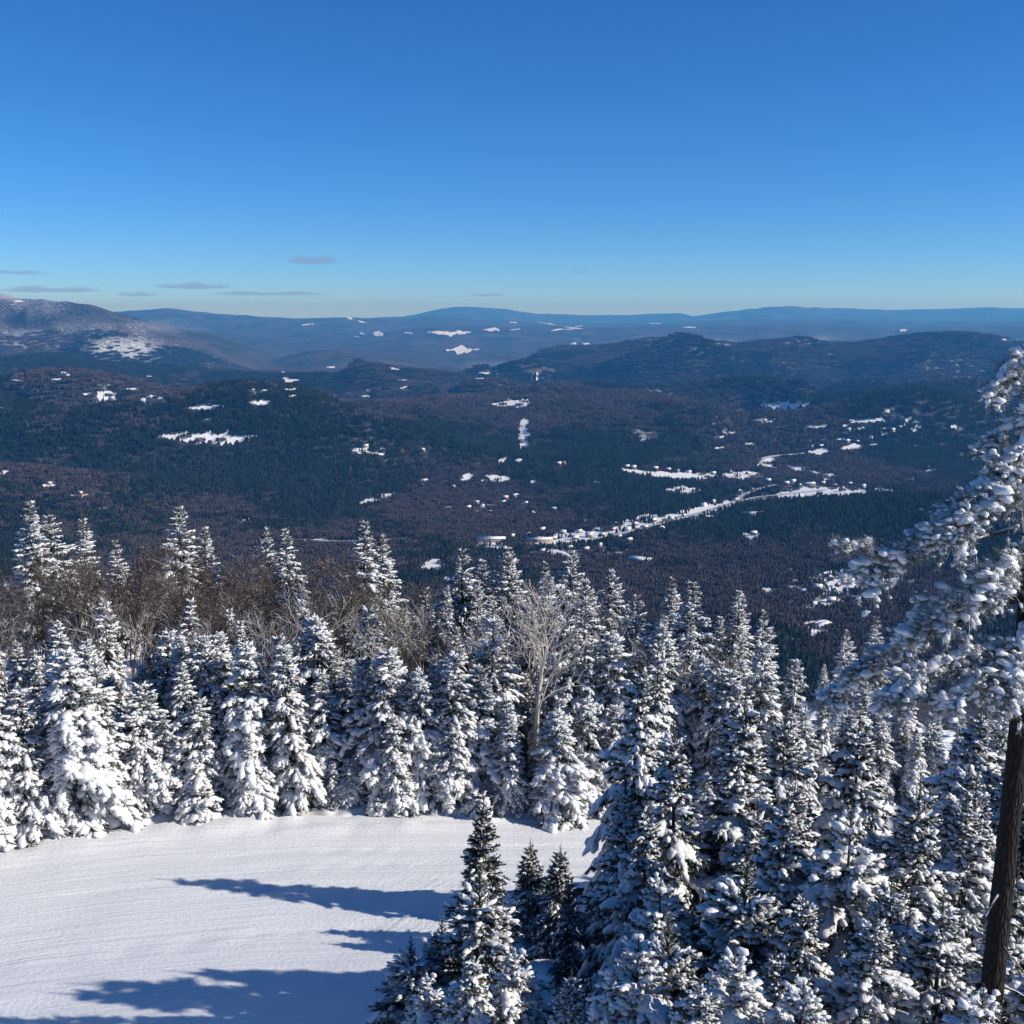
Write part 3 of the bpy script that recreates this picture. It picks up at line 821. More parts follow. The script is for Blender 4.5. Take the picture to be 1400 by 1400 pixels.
# ------------------------------------------------------------------ the big pine beside the camera's right
def W(px, py, y):
    x, z = top_at(px, py, y)
    return np.array([x, y, z])
PY0 = 15.0
pb = W(1361, 1330, PY0)
pine = bpy.data.objects.new('pine_tree', None); col.objects.link(pine)
gz = float(th(pb[0], PY0)[0])
pine.location = (pb[0], PY0, gz - 0.1)
tag(pine, 'big pine with a bare dark trunk and long snow-crusted limbs', 'tree')
O = np.array(pine.location)
zt = np.linspace(gz - 0.6, -0.1, 26)
ti = np.linspace(0, 1, 26)
tp = np.stack([pb[0] + 0.05 * np.sin(zt * .8 + .5), PY0 + 0.04 * np.cos(zt * 0.9), zt], 1) - O
tr = np.interp(zt, [gz - .5, gz + .5, gz + 4, -3, -.1], [.25, .185, .165, .12, .04]) * (1 + 0.03 * np.sin(zt * 7))
tv, tf = tube(tp, tr, 14)
obj('trunk', make_mesh('pine_trunk', tv, tf, M_pinebark, True), pine)
sg = np.random.default_rng(9)
for k in range(11):                # short dead stubs on the bare trunk
    zz = gz + 1.2 + k * .42 + sg.uniform(-.15, .15); a = sg.uniform(0, 6.28); l_ = sg.uniform(.12, .5)
    p0 = np.array([pb[0] + .05 * math.sin(zz * .8 + .5), PY0 + .04 * math.cos(zz * .9), zz]) - O
    d_ = np.array([math.cos(a), math.sin(a), sg.uniform(-.4, .15)])
    v_, f_ = tube(np.array([p0, p0 + d_ * (.15 + l_ * .5), p0 + d_ * (.15 + l_) + np.array([0, 0, -.05])]), [.03, .016, .006], 5)
    obj('branch_stub', make_mesh('branch_stub', v_, f_, M_limb, True), pine)

def pine_limb(way, r0, mass, seed, snowy=1.0, start=0.15, hang=0.75, lump=.95):
    """way: 3-D points from the trunk outwards; mass: foliage thickness in metres"""
    g = np.random.default_rng(seed)
    way = np.array(way) - O
    n = 14
    tt = np.linspace(0, len(way) - 1, n)
    pts = np.stack([np.interp(tt, np.arange(len(way)), way[:, k]) for k in range(3)], 1)
    sm = pts.copy(); sm[1:-1] = (pts[:-2] + 2 * pts[1:-1] + pts[2:]) / 4; pts = sm
    pts[1:-1] += g.normal(0, .012, (n - 2, 3))
    v, f = tube(pts, np.linspace(r0, r0 * .22, n), 6)
    lo = obj('limb', make_mesh('pine_limb', v, f, M_limb, True), pine)
    ln = np.linalg.norm(np.diff(pts, axis=0), axis=1).sum()
    N = int(58 * ln * mass / .35)
    s = start + (1 - start) * g.uniform(0, 1, N)
    i = np.minimum((s * (n - 1)).astype(int), n - 2); fr = (s * (n - 1) - i)[:, None]
    P0 = pts[i] * (1 - fr) + pts[i + 1] * fr
    T = norm(pts[i + 1] - pts[i])
    F = frames(T)
    a = g.uniform(0, 2 * math.pi, N)
    rad = F[:, 1] * np.cos(a)[:, None] + F[:, 2] * (np.sin(a) * .7)[:, None]
    D = norm(T * g.uniform(.2, .9, N)[:, None] + rad); D[:, 2] -= g.uniform(0, hang, N)
    D = norm(D)
    clump = .38 + .95 * (.5 + .5 * np.sin(s * ln * 5.2 + g.uniform(0, 6))) ** 1.4
    BL = mass * 1.3 * g.uniform(.4, 1.3, N) * (1 - .3 * s) * clump
    twigs = []
    for q in range(0, N):
        e = P0[q] + D[q] * BL[q] + np.array([0, 0, -.25 * BL[q] * hang])
        twigs.append(tube(np.array([P0[q], (P0[q] + e) / 2 + np.array([0, 0, .04]), e]), [.008, .006, .003], 3))
    K = 6
    I = np.repeat(np.arange(N), K); S = np.tile((np.arange(K) + 1) / K, N) * g.uniform(.8, 1.05, N * K)
    P = P0[I] + D[I] * (BL[I] * S)[:, None] + np.stack([0 * S, 0 * S, -.25 * BL[I] * hang * S ** 2 + .16 * S * (1 - S)], 1)
    d2 = norm(D[I] + g.normal(0, .55, (N * K, 3)) + np.array([0, 0, -.15 * hang]))
    tv, tf = shoot_template(20, seed, spread=1.0, w0=.02)
    SL = g.uniform(.11, .2, N * K)
    fv, ff = stamp(tv, tf, frames(d2, g.uniform(0, 6.28, N * K)) * (SL[:, None, None] * np.array([1.1, 1.2, 1.2])[None, :, None]), P)
    tvv, tff = cat_mesh(twigs + [(fv, ff)])
    obj('foliage', make_mesh('pine_foliage', tvv, tff, M_pine), lo)
    keep = np.nonzero(g.uniform(size=N * K) < .85 * snowy * np.clip(.35 + .7 * clump[I], 0, 1))[0]
    l = SL[keep] * g.uniform(.28, .85, len(keep)) * lump; w_ = l * g.uniform(.55, .95, len(keep)); h_ = w_ * g.uniform(.6, 1.0, len(keep))
    bigm = g.uniform(size=len(keep)) < .17
    l = np.where(bigm, l * 1.9, l); w_ = np.where(bigm, w_ * 2.0, w_); h_ = np.where(bigm, h_ * 1.7, h_)
    C = P[keep] + d2[keep] * (SL[keep] * .45)[:, None]; C[:, 2] += h_ * .2
    tl = lump_templates(0)
    wh = g.integers(0, 5, len(keep)); Fs = frames(d2[keep] * np.array([1, 1, .6])) * np.stack([l, w_, h_], 1)[:, :, None]
    sv, sf = cat_mesh([stamp(tl[q][0], tl[q][1], Fs[wh == q], C[wh == q]) for q in range(5)])
    # snow lying along the limb itself
    ns_ = int(ln / .09)
    ss = g.uniform(start * .6, .95, ns_); ii = np.minimum((ss * (n - 1)).astype(int), n - 2)
    C2 = pts[ii] + (pts[ii + 1] - pts[ii]) * (ss * (n - 1) - ii)[:, None]; C2[:, 2] += r0 * (1 - .7 * ss) + .02
    w2 = g.uniform(.09, .2, ns_) * snowy
    tq_ = lump_templates(1)
    v2, f2 = stamp(tq_[0][0], tq_[0][1], frames(pts[ii + 1] - pts[ii]) * np.stack([w2 * 1.8, w2, w2 * .8], 1)[:, :, None], C2)
    sv, sf = cat_mesh([(sv, sf), (v2, f2)])
    tag(obj('snow_load', make_mesh('pine_snow', sv, sf, M_snow, True), lo), kind='stuff')

def LP(*a):
    return [W(px, py, PY0 + dy) for (px, py, dy) in a]
LIMBS = [
    (LP((1426, 470, 0), (1400, 490, -.1), (1372, 515, -.2), (1352, 548, -.25)), .035, .26, 1.0, .2),
    (LP((1424, 560, 0), (1395, 575, .2), (1370, 590, .3), (1345, 615, .4)), .03, .24, 1.0, .1),
    (LP((1420, 585, 0), (1390, 630, -.3), (1340, 665, -.5), (1290, 715, -.6), (1240, 755, -.6), (1190, 782, -.55)), .06, .36, 1.0, .12),
    (LP((1422, 650, 0), (1390, 665, -.5), (1350, 690, -.8), (1310, 725, -.9)), .04, .34, 1.0, .05),
    (LP((1412, 712, 0), (1372, 727, -.2), (1300, 748, -.5), (1262, 760, -.6), (1210, 757, -.7), (1150, 745, -.8)), .035, .10, .5, .55),
    (LP((1410, 740, 0), (1385, 765, -.6), (1360, 790, -.9), (1345, 830, -1.0)), .04, .30, 1.0, .1),
    (LP((1405, 775, 0), (1370, 785, -.2), (1320, 815, -.4), (1275, 845, -.5), (1240, 868, -.5)), .05, .36, 1.0, .15),
    (LP((1402, 815, 0), (1340, 835, .3), (1260, 868, .5), (1200, 895, .6), (1160, 925, .6), (1132, 965, .6)), .055, .26, .9, .25),
    (LP((1400, 880, 0), (1350, 890, -.3), (1290, 908, -.5), (1245, 930, -.6), (1205, 962, -.65)), .05, .27, 1.0, .12),
    (LP((1398, 905, 0), (1370, 915, -.6), (1330, 935, -.9), (1300, 960, -1.0)), .045, .30, 1.0, .1),
    (LP((1402, 850, 0), (1400, 885, -.6), (1392, 915, -.9), (1385, 950, -1.1)), .045, .28, 1.0, .1),
    (LP((1400, 800, 0), (1440, 820, -.3), (1500, 860, -.6), (1560, 920, -.8)), .05, .30, 1.0, .1),
    (LP((1418, 640, 0), (1470, 660, -.3), (1540, 700, -.6)), .05, .30, 1.0, .1),
]
for k in range(13):                # the far side and the top of the crown
    f_ = k / 12; z_ = -4.6 + 4.4 * f_; a_ = -.5 + 2.399 * k % 2.2; l_ = 2.3 * (1 - f_) + .35
    d_ = np.array([math.cos(a_), math.sin(a_), 0]); c_ = np.array([pb[0], PY0, z_])
    LIMBS.append(([c_, c_ + d_ * l_ * .4 + np.array([0, 0, .05]), c_ + d_ * l_ * .75 + np.array([0, 0, -.12 * l_]), c_ + d_ * l_ + np.array([0, 0, -.35 * l_])], .02 + .02 * (1 - f_), .28 - .1 * f_, 1.0, .12))
for k, (way, r0, mass, sn, st) in enumerate(LIMBS):
    pine_limb(way, r0, mass, 700 + k, sn, st)

# ------------------------------------------------------------------ snowy fields and clearings of the valley
FIELDS = [
    [(222, 598, 602), (240, 594, 605), (290, 593, 607), (300, 593, 609), (330, 594, 606), (352, 597, 602)],
    [(258, 558, 562), (280, 554, 563), (306, 557, 561)], [(190, 544, 551), (205, 541, 553), (228, 543, 553)], [(132, 537, 552), (146, 534, 554), (158, 538, 551)],
    [(340, 552, 556), (355, 549, 558), (370, 551, 556)], [(478, 616, 620), (492, 612, 622), (505, 609, 616)], [(500, 619, 621), (526, 621, 625)],
    [(490, 688, 692), (515, 679, 687), (540, 673, 679)], [(387, 518, 522), (398, 517, 523), (410, 519, 522)], [(345, 534, 536), (372, 533, 536)], [(390, 532, 535), (405, 532, 535)],
    [(585, 453, 456), (612, 454, 460), (645, 452, 457)], [(660, 450, 453), (683, 449, 454)], [(610, 477, 481), (630, 475, 484), (655, 476, 481)], [(510, 452, 459), (524, 455, 461)], [(780, 469, 473), (806, 469, 473)],
    [(670, 552, 556), (700, 548, 558), (716, 545, 560), (724, 545, 562)], [(709, 574, 613), (717, 574, 616), (725, 576, 613)], [(725, 509, 528), (730, 507, 530), (736, 509, 528)],
    [(682, 630, 635), (690, 625, 632), (698, 620, 626)], [(704, 630, 634), (714, 627, 632)], [(630, 654, 660), (640, 648, 658), (647, 648, 654)], [(664, 651, 656), (680, 650, 662), (697, 653, 659)], [(724, 660, 665), (732, 656, 662)],
    [(850, 641, 645), (880, 645, 652), (930, 648, 656), (982, 647, 657)], [(985, 646, 655), (1015, 645, 657), (1046, 645, 654)], [(910, 667, 674), (935, 666, 677), (960, 668, 675)],
    [(1034, 627, 637), (1045, 625, 641), (1062, 629, 637)], [(1072, 637, 642), (1095, 636, 647), (1112, 640, 649)], [(1110, 643, 652), (1125, 646, 659), (1145, 650, 657)],
    [(1060, 672, 684), (1085, 669, 684), (1130, 668, 682), (1188, 669, 680)], [(1195, 669, 674), (1221, 669, 675)], [(1040, 554, 559), (1070, 553, 561), (1106, 554, 558)], [(1028, 574, 578), (1061, 574, 579)],
    [(1105, 617, 621), (1118, 615, 623), (1138, 617, 621)], [(1150, 611, 617), (1165, 608, 617), (1180, 610, 615)], [(650, 738, 752), (672, 737, 754), (694, 740, 752)],
    [(572, 772, 782), (590, 766, 784), (611, 765, 780)], [(720, 738, 748), (760, 731, 748), (800, 727, 742), (850, 716, 730)], [(850, 712, 726), (880, 706, 722), (905, 702, 716)], [(905, 706, 714), (950, 694, 706), (1000, 684, 698)], [(725, 755, 764), (760, 752, 762), (790, 758, 766)],
    [(1130, 793, 806), (1150, 788, 812), (1176, 790, 808)], [(1188, 795, 806), (1215, 790, 810), (1250, 791, 806)], [(1122, 822, 832), (1160, 820, 830)], [(1098, 852, 864), (1115, 848, 868), (1132, 852, 862)], [(1040, 803, 812), (1052, 806, 818), (1062, 812, 822)],
    [(1260, 643, 649), (1288, 642, 648)], [(1240, 653, 658), (1252, 653, 659)], [(1010, 728, 734), (1025, 730, 742), (1040, 729, 738)], [(58, 665, 668), (76, 664, 668)], [(98, 678, 682), (122, 677, 681)], [(395, 739, 742), (450, 738, 742)], [(470, 432, 435), (476, 433, 437), (482, 435, 438)],
    [(74, 503, 508), (86, 507, 514), (96, 512, 517)], [(1230, 452, 454), (1240, 451, 455)], [(1370, 464, 467), (1392, 463, 467)], [(1160, 576, 581), (1185, 573, 580), (1210, 575, 579)], [(1100, 583, 587), (1130, 582, 586)], [(0, 645, 651), (12, 642, 648)], [(1235, 900, 906), (1280, 906, 914)],
    [(312, 719, 722), (330, 713, 717), (346, 707, 711)], [(20, 412, 414), (34, 411, 415)],
]
frng = np.random.default_rng(5)
for (x0_, x1_, y0_, y1_, n_, wl, wh_, hl, hh_) in ((1090, 1260, 566, 612, 20, 5, 18, 1.2, 3), (570, 770, 655, 722, 14, 5, 14, 1.5, 4), (370, 700, 500, 546, 16, 8, 24, 1, 2.6), (0, 300, 500, 560, 10, 6, 20, 1, 3), (700, 1000, 441, 452, 9, 10, 26, .8, 1.6),
                                                 (1230, 1330, 580, 660, 7, 6, 16, 1.2, 3), (960, 1060, 560, 620, 8, 6, 14, 1, 3), (780, 900, 660, 715, 7, 5, 14, 1.5, 3), (420, 560, 440, 462, 6, 6, 18, .8, 2), (900, 1100, 690, 712, 7, 8, 20, 1.5, 4), (1080, 1190, 780, 850, 12, 6, 18, 2, 5), (700, 900, 745, 775, 10, 8, 24, 2, 5)):
    for _ in range(n_):
        a_ = frng.uniform(x0_, x1_); b_2 = frng.uniform(y0_, y1_); w_2 = frng.uniform(wl, wh_); h_2 = frng.uniform(hl, hh_); t_2 = frng.normal(0, .06) * w_2
        FIELDS.append([(a_ - w_2 / 2, b_2 - h_2 / 2 - t_2, b_2 + h_2 / 2 - t_2), (a_, b_2 - h_2 / 2, b_2 + h_2 / 2), (a_ + w_2 / 2, b_2 - h_2 / 2 + t_2, b_2 + h_2 / 2 + t_2)])
field_px = []
def drape(cols, mat_, name):
    rows = 6
    V = []
    for (x, yt, yb) in cols:
        x0, y0, r0_ = hit(x, yb); x1, y1, r1_ = hit(x, yt)
        if r1_ > r0_ * 1.35: r1_ = r0_ * 1.35
        if r1_ <= r0_ * 1.004: r1_ = r0_ * 1.004
        a = math.atan2(x0, y0)
        rr = np.linspace(r0_, r1_, rows)
        xx = rr * math.sin(a); yy = rr * math.cos(a)
        V.append(np.stack([xx, yy, th(xx, yy) + 1.3 + rr * .0004], 1))
    V = np.array(V)
    n_ = len(cols)
    ix = np.arange(n_ * rows).reshape(n_, rows)
    q = np.stack([ix[:-1, :-1], ix[1:, :-1], ix[1:, 1:], ix[:-1, 1:]], -1).reshape(-1, 4)
    return tag(obj(name, make_mesh(name, V.reshape(-1, 3), q, mat_, True)), kind='structure')
for cols in FIELDS:
    c = np.array(cols, float)
    nx = max(6, int((c[-1, 0] - c[0, 0]) / 2.2))
    xs_ = np.linspace(c[0, 0], c[-1, 0], nx)
    yt = np.interp(xs_, c[:, 0], c[:, 1]); yb = np.interp(xs_, c[:, 0], c[:, 2])
    hgt = yb - yt
    e_ = np.sqrt(np.sin(np.linspace(.12, math.pi - .12, nx)))
    mid_ = (yt + yb) / 2; jit = frng.normal(0, .13, nx) + .25 * np.sin(np.linspace(0, nx * .5, nx) + frng.uniform(0, 6)); jit2 = frng.normal(0, .2, nx)
    if c[:, 1].mean() < 485: jit2 = frng.normal(-.05, .2, nx); jit = jit + frng.normal(.05, .2, nx)
    yt = mid_ - hgt / 2 * e_ + jit * hgt * .6; yb = mid_ + hgt / 2 * e_ + jit2 * hgt
    yb = np.maximum(yb, yt + .6)
    drape(list(zip(xs_, yt, yb)), M_field, 'snow_field')
    field_px.append(c)

# roads
m, nt, b = mat('salted_road')
nt.links.new(mixc(nt, noise(nt, .05, 3, geo(nt)), (.30, .30, .32), (.55, .56, .58)), b.inputs['Base Color'])
b.inputs['Roughness'].default_value = .8
M_road = m
ROADS = [[(800, 742), (850, 731), (905, 717), (960, 702), (1000, 690), (1030, 682), (1085, 676), (1130, 671)], [(1000, 690), (1020, 676), (1044, 668), (1062, 664)], [(1062, 641), (1046, 639), (1038, 634), (1042, 628), (1062, 625), (1100, 621)], [(1100, 832), (1122, 842), (1134, 856), (1126, 868), (1108, 872)], [(420, 741), (480, 742), (560, 738)]]
road_px = []
for way in ROADS:
    w = np.array(way, float)
    L_ = np.concatenate([[0], np.cumsum(np.hypot(*np.diff(w, axis=0).T))])
    s_ = np.linspace(0, L_[-1], max(6, int(L_[-1] / 5)))
    pxs = np.interp(s_, L_, w[:, 0]); pys = np.interp(s_, L_, w[:, 1])
    road_px += list(zip(pxs, pys))
    C = np.array([hit(a, c_)[:2] for a, c_ in zip(pxs, pys)])
    C[1:-1] = (C[:-2] + 2 * C[1:-1] + C[2:]) / 4
    t_ = np.gradient(C, axis=0); t_ /= np.linalg.norm(t_, axis=1, keepdims=True)
    nn = np.stack([-t_[:, 1], t_[:, 0]], 1)
    V = []
    for off in (-7, 0, 7):
        q = C + nn * off
        V.append(np.column_stack([q, th(q[:, 0], q[:, 1]) + 3.2]))
    V = np.stack(V, 1); n_ = len(C)
    ix = np.arange(n_ * 3).reshape(n_, 3)
    q = np.stack([ix[:-1, :-1], ix[1:, :-1], ix[1:, 1:], ix[:-1, 1:]], -1).reshape(-1, 4)
    tag(obj('valley_road', make_mesh('valley_road', V.reshape(-1, 3), q, M_road, True)), kind='structure')

# ------------------------------------------------------------------ houses of the valley
def plain(name, c, rough=.8):
    m, nt, b = mat(name)
    nt.links.new(mixc(nt, noise(nt, .8, 3, geo(nt)), tuple(q * .82 for q in c), c), b.inputs['Base Color'])
    b.inputs['Roughness'].default_value = rough
    return m
WALLS = [('white', plain('white_clapboard', (.72, .72, .70))), ('red', plain('red_boards', (.26, .07, .05))), ('brown', plain('brown_boards', (.16, .10, .07))), ('tan', plain('tan_siding', (.46, .38, .28))), ('grey', plain('grey_siding', (.25, .26, .28)))]
M_chim = plain('chimney_brick', (.3, .14, .1)); M_glass = plain('dark_window', (.03, .035, .045), .2)
def bx(x0, x1, y0, y1, z0, z1):
    v = np.array([(x, y, z) for x in (x0, x1) for y in (y0, y1) for z in (z0, z1)], float)
    f = np.array([(0, 1, 3, 2), (4, 6, 7, 5), (0, 4, 5, 1), (2, 3, 7, 6), (0, 2, 6, 4), (1, 5, 7, 3)])
    return v, f
def tri(v, f): return v, np.concatenate([f[:, [0, 1, 2]], f[:, [0, 2, 3]]])
def house_parts(l, w, h, rise, wm, long_=False):
    v, f = tri(*bx(-l / 2, l / 2, -w / 2, w / 2, -3, h))
    g_ = np.array([(-l / 2, -w / 2, h), (-l / 2, w / 2, h), (-l / 2, 0, h + rise), (l / 2, -w / 2, h), (l / 2, w / 2, h), (l / 2, 0, h + rise)], float)
    wall = cat_mesh([(v, f), (g_, np.array([(0, 2, 1), (3, 4, 5)]))])
    rf = []
    for s in (-1, 1):
        e = .7
        q = np.array([(-l / 2 - e, s * (w / 2 + e), h - rise * e * 2 / w), (l / 2 + e, s * (w / 2 + e), h - rise * e * 2 / w), (l / 2 + e, 0, h + rise), (-l / 2 - e, 0, h + rise)], float)
        q = np.concatenate([q + (0, 0, .03), q + (0, 0, .55)])
        rf.append(tri(q, np.array([(0, 1, 2, 3), (4, 7, 6, 5), (0, 4, 5, 1), (1, 5, 6, 2), (2, 6, 7, 3), (3, 7, 4, 0)])))
    roof = cat_mesh(rf)
    d = dict(wall=make_mesh('house_wall', *wall, wm), roof=make_mesh('house_roof', *roof, M_roof), chimney=make_mesh('house_chimney', *tri(*bx(l * .2, l * .2 + .9, -.45, .45, h, h + rise + 1.4)), M_chim))
    win = []
    n_ = max(3, int(l / 3.2))
    d['win'] = [make_mesh('house_window', *tri(*bx(x - .6, x + .6, -w / 2 - .05, -w / 2 + .02, h * .35, h * .35 + 1.5)), M_glass) for x in np.linspace(-l * .38, l * .38, n_)]
    return d
HT = [(nm, house_parts(13, 9, 5.5, 3.4, wm)) for nm, wm in WALLS]
BIG = house_parts(60, 22, 8, 3.0, WALLS[3][1]); SHED = house_parts(46, 24, 7, 2.6, WALLS[4][1]); SCHOOL = house_parts(54, 16, 7, 2.2, WALLS[0][1])
def put_house(d, px, py, rz, label, group=None, name='house', s=1.0, chim=True):
    x, y, r_ = hit(px, py)
    o = bpy.data.objects.new(name, None); col.objects.link(o)
    o.location = (x, y, float(th(x, y)[0]) + 2.2); o.rotation_euler[2] = rz; o.scale = (s, s, s)
    tag(o, label, 'house' if name == 'house' else 'building', group)
    for nm in ('wall', 'roof') + (('chimney',) if chim else ()):
        obj(nm, d[nm], o)
    w0 = o.children[0] if o.children else None
    for wme in d['win']: obj('window', wme, o)
    return (px, py)
house_px = []
hr = random.Random(3)
CL = [('on the wooded slope above the village', [(640, 697), (652, 690), (659, 696), (671, 703), (688, 690), (691, 684), (704, 681), (719, 690), (729, 705), (757, 699), (764, 637), (772, 635), (620, 668), (578, 618)]),
      ('along the open strip above the village', [(857, 641), (866, 642), (896, 644), (914, 645), (927, 646), (942, 648), (975, 650), (1000, 649), (1022, 650)]),
      ('in the valley village', [(700, 736), (722, 733), (741, 728), (757, 739), (770, 731), (786, 740), (792, 730), (806, 736), (815, 727), (824, 734), (838, 727), (846, 738), (858, 728), (868, 720), (882, 724), (893, 715), (779, 752), (801, 754), (742, 757), (820, 748), (860, 742), (905, 727), (918, 712), (935, 708)]),
      ('beside the valley highway', [(962, 694), (975, 688), (985, 697), (1006, 686), (1012, 676), (1030, 672), (1050, 660), (1075, 664), (1084, 661), (1095, 668), (1110, 664), (1125, 663), (1142, 666), (1162, 664), (1180, 667)]),
      ('in the hamlet farther up the valley', [(1110, 612), (1122, 613), (1158, 606), (1172, 607), (1190, 600), (1205, 596), (1220, 590), (1238, 580), (1160, 590), (1180, 588), (1065, 555), (1090, 554), (1045, 577)]),
      ('in the lower hamlet by the bend', [(1128, 800), (1136, 795), (1145, 804), (1152, 793), (1163, 800), (1172, 795), (1182, 800), (1118, 808), (1140, 812), (1098, 812), (1086, 800), (1112, 830), (1136, 826)]),
      ('alone in a forest clearing', [(288, 556), (500, 613), (205, 545), (110, 678), (68, 664), (1030, 733), (695, 549)])]
for where, lst in CL:
    for (px, py) in lst:
        k = hr.randrange(5); s_ = hr.uniform(.75, 1.25)
        put_house(HT[k][1], px, py, hr.choice([0, .3, .9, 1.5, -.4]) + hr.uniform(-.2, .2), f'{HT[k][0]} snow-roofed house ' + where, 'houses ' + where, s=s_)
        house_px.append((px, py))
for d, px, py, rz, lab, s_ in ((SCHOOL, 1030, 706, .15, 'long pale building with a row of windows below the valley highway', 1.0), (SHED, 876, 770, -.5, 'long low shed with a broad snowy roof below the village', 1.0), (BIG, 738, 742, .05, 'large snow-roofed hall at the edge of the village', .9), (BIG, 672, 742, .0, 'wide flat warehouse beside the village fields', 1.0), (SHED, 1120, 860, .7, 'pale-roofed building inside the road bend', .8), (SHED, 1105, 664, .1, 'snowy barn by the large valley field', .8)):
    put_house(d, px, py, rz, lab, 'large buildings of the valley', 'building', s_, chim=False); house_px.append((px, py))

# ------------------------------------------------------------------ forest that covers the valley and the hills
def tree_blob(kind, g, x, y, s):
    if kind == 'ever':
        h = g.uniform(11, 19) * s; r_ = h * g.uniform(.15, .22); parts = []
        for (z0, z1, rr) in ((.08, .55, 1.0), (.38, .8, .72), (.62, 1.0, .45)):
            a = np.arange(5) * 2 * math.pi / 5 + g.uniform(0, 6)
            rad = rr * r_ * g.uniform(.75, 1.25, 5)
            v = np.concatenate([np.stack([x + np.cos(a) * rad, y + np.sin(a) * rad, h * (z0 + g.uniform(-.05, .05, 5))], 1), [(x, y, h * z1)]])
            parts.append((v, np.array([(k, (k + 1) % 5, 5) for k in range(5)])))
        return cat_mesh(parts)
    h = g.uniform(11, 17) * s; v = []; f = []
    for k in range(13):
        a = g.uniform(0, 6.28); sp = g.uniform(.1, 1) * h * .30
        b0 = np.array([x, y, h * g.uniform(.05, .4)])
        e = np.array([x + math.cos(a) * sp, y + math.sin(a) * sp, h * g.uniform(.65, 1.0)])
        wv = np.array([-math.sin(a + .6), math.cos(a + .6), 0]) * g.uniform(.5, 1.1) * s
        mdl = b0 * .4 + e * .6
        v += [b0, mdl + wv, mdl - wv, e]; i0 = 4 * k
        f += [(i0, i0 + 1, i0 + 2), (i0 + 1, i0 + 3, i0 + 2)]
    return np.array(v), np.array(f)
def wood_mat(name, a, b2, sc):
    m, nt, b = mat(name)
    oi = nd(nt, 'ShaderNodeObjectInfo')
    c = mixc(nt, oi.outputs['Random'], a, b2)
    nt.links.new(c, b.inputs['Base Color'])
    b.inputs['Roughness'].default_value = .95; b.inputs['Specular IOR Level'].default_value = .05
    return m
M_ever = wood_mat('far_evergreens', (.012, .020, .015), (.032, .042, .030), .01)
M_bare = wood_mat('far_hardwoods', (.072, .060, .060), (.135, .110, .106), .01)
def patch_mesh(kind, size, n, seed):
    g = np.random.default_rng(seed)
    parts = []
    k = int(math.sqrt(n))
    for i in range(k):
        for j in range(k):
            x = ((i + .5) / k - .5) * size * 1.15 + g.normal(0, size / k * .25); y = ((j + .5) / k - .5) * size * 1.15 + g.normal(0, size / k * .25)
            parts.append(tree_blob('ever' if (kind == 'ever') != (g.uniform() < .12) else 'bare', g, x, y, 1.0))
    return make_mesh('wood_patch', *cat_mesh(parts), M_ever if kind == 'ever' else M_bare)
pr = np.random.default_rng(21)
A0, A1 = R(-36), R(36)
rs_ = []; r_ = 1050.0
while r_ < 9800:
    s_ = max(14.0, r_ * .0058)
    na_ = int((A1 - A0) * r_ / s_)
    aa = np.linspace(A0, A1, na_) + pr.normal(0, .25, na_) * s_ / r_
    rs_.append(np.stack([aa, r_ + pr.normal(0, .25, na_) * s_, np.full(na_, s_)], 1))
    r_ += s_
pa = np.concatenate(rs_)
X = pa[:, 1] * np.sin(pa[:, 0]); Y = pa[:, 1] * np.cos(pa[:, 0]); Z = th(X, Y)
# leave out what the ground hides
el = np.arctan2(GZ, GR); run = np.maximum.accumulate(el, axis=1)
ia = np.clip(np.searchsorted(AZ, pa[:, 0]) - 1, 0, len(AZ) - 1); ir = np.clip(np.searchsorted(RR, pa[:, 1]) - 2, 0, len(RR) - 1)
vis = np.arctan2(Z + 22, pa[:, 1]) > run[ia, ir] - .0006
fpx, fpy = project(X, Y, Z)
vis &= (fpy < 960)
for c in field_px:
    yt = np.interp(fpx, c[:, 0], c[:, 1]); yb = np.interp(fpx, c[:, 0], c[:, 2])
    thin_ = pr.uniform(size=len(X)) > (.14 if c[-1, 0] - c[0, 0] > 17 else .02)
    vis &= ~(thin_ & (fpx > c[0, 0]) & (fpx < c[-1, 0]) & (fpy > yt) & (fpy < yb + 1.5))
for (a, c_) in road_px: vis &= ~((np.abs(fpx - a) < 3.5) & (fpy > c_ - 1.5) & (fpy < c_ + 3.5))
for (a, c_) in house_px: vis &= ~((np.abs(fpx - a) < 5.5) & (fpy > c_ - 2.5) & (fpy < c_ + 5.5))
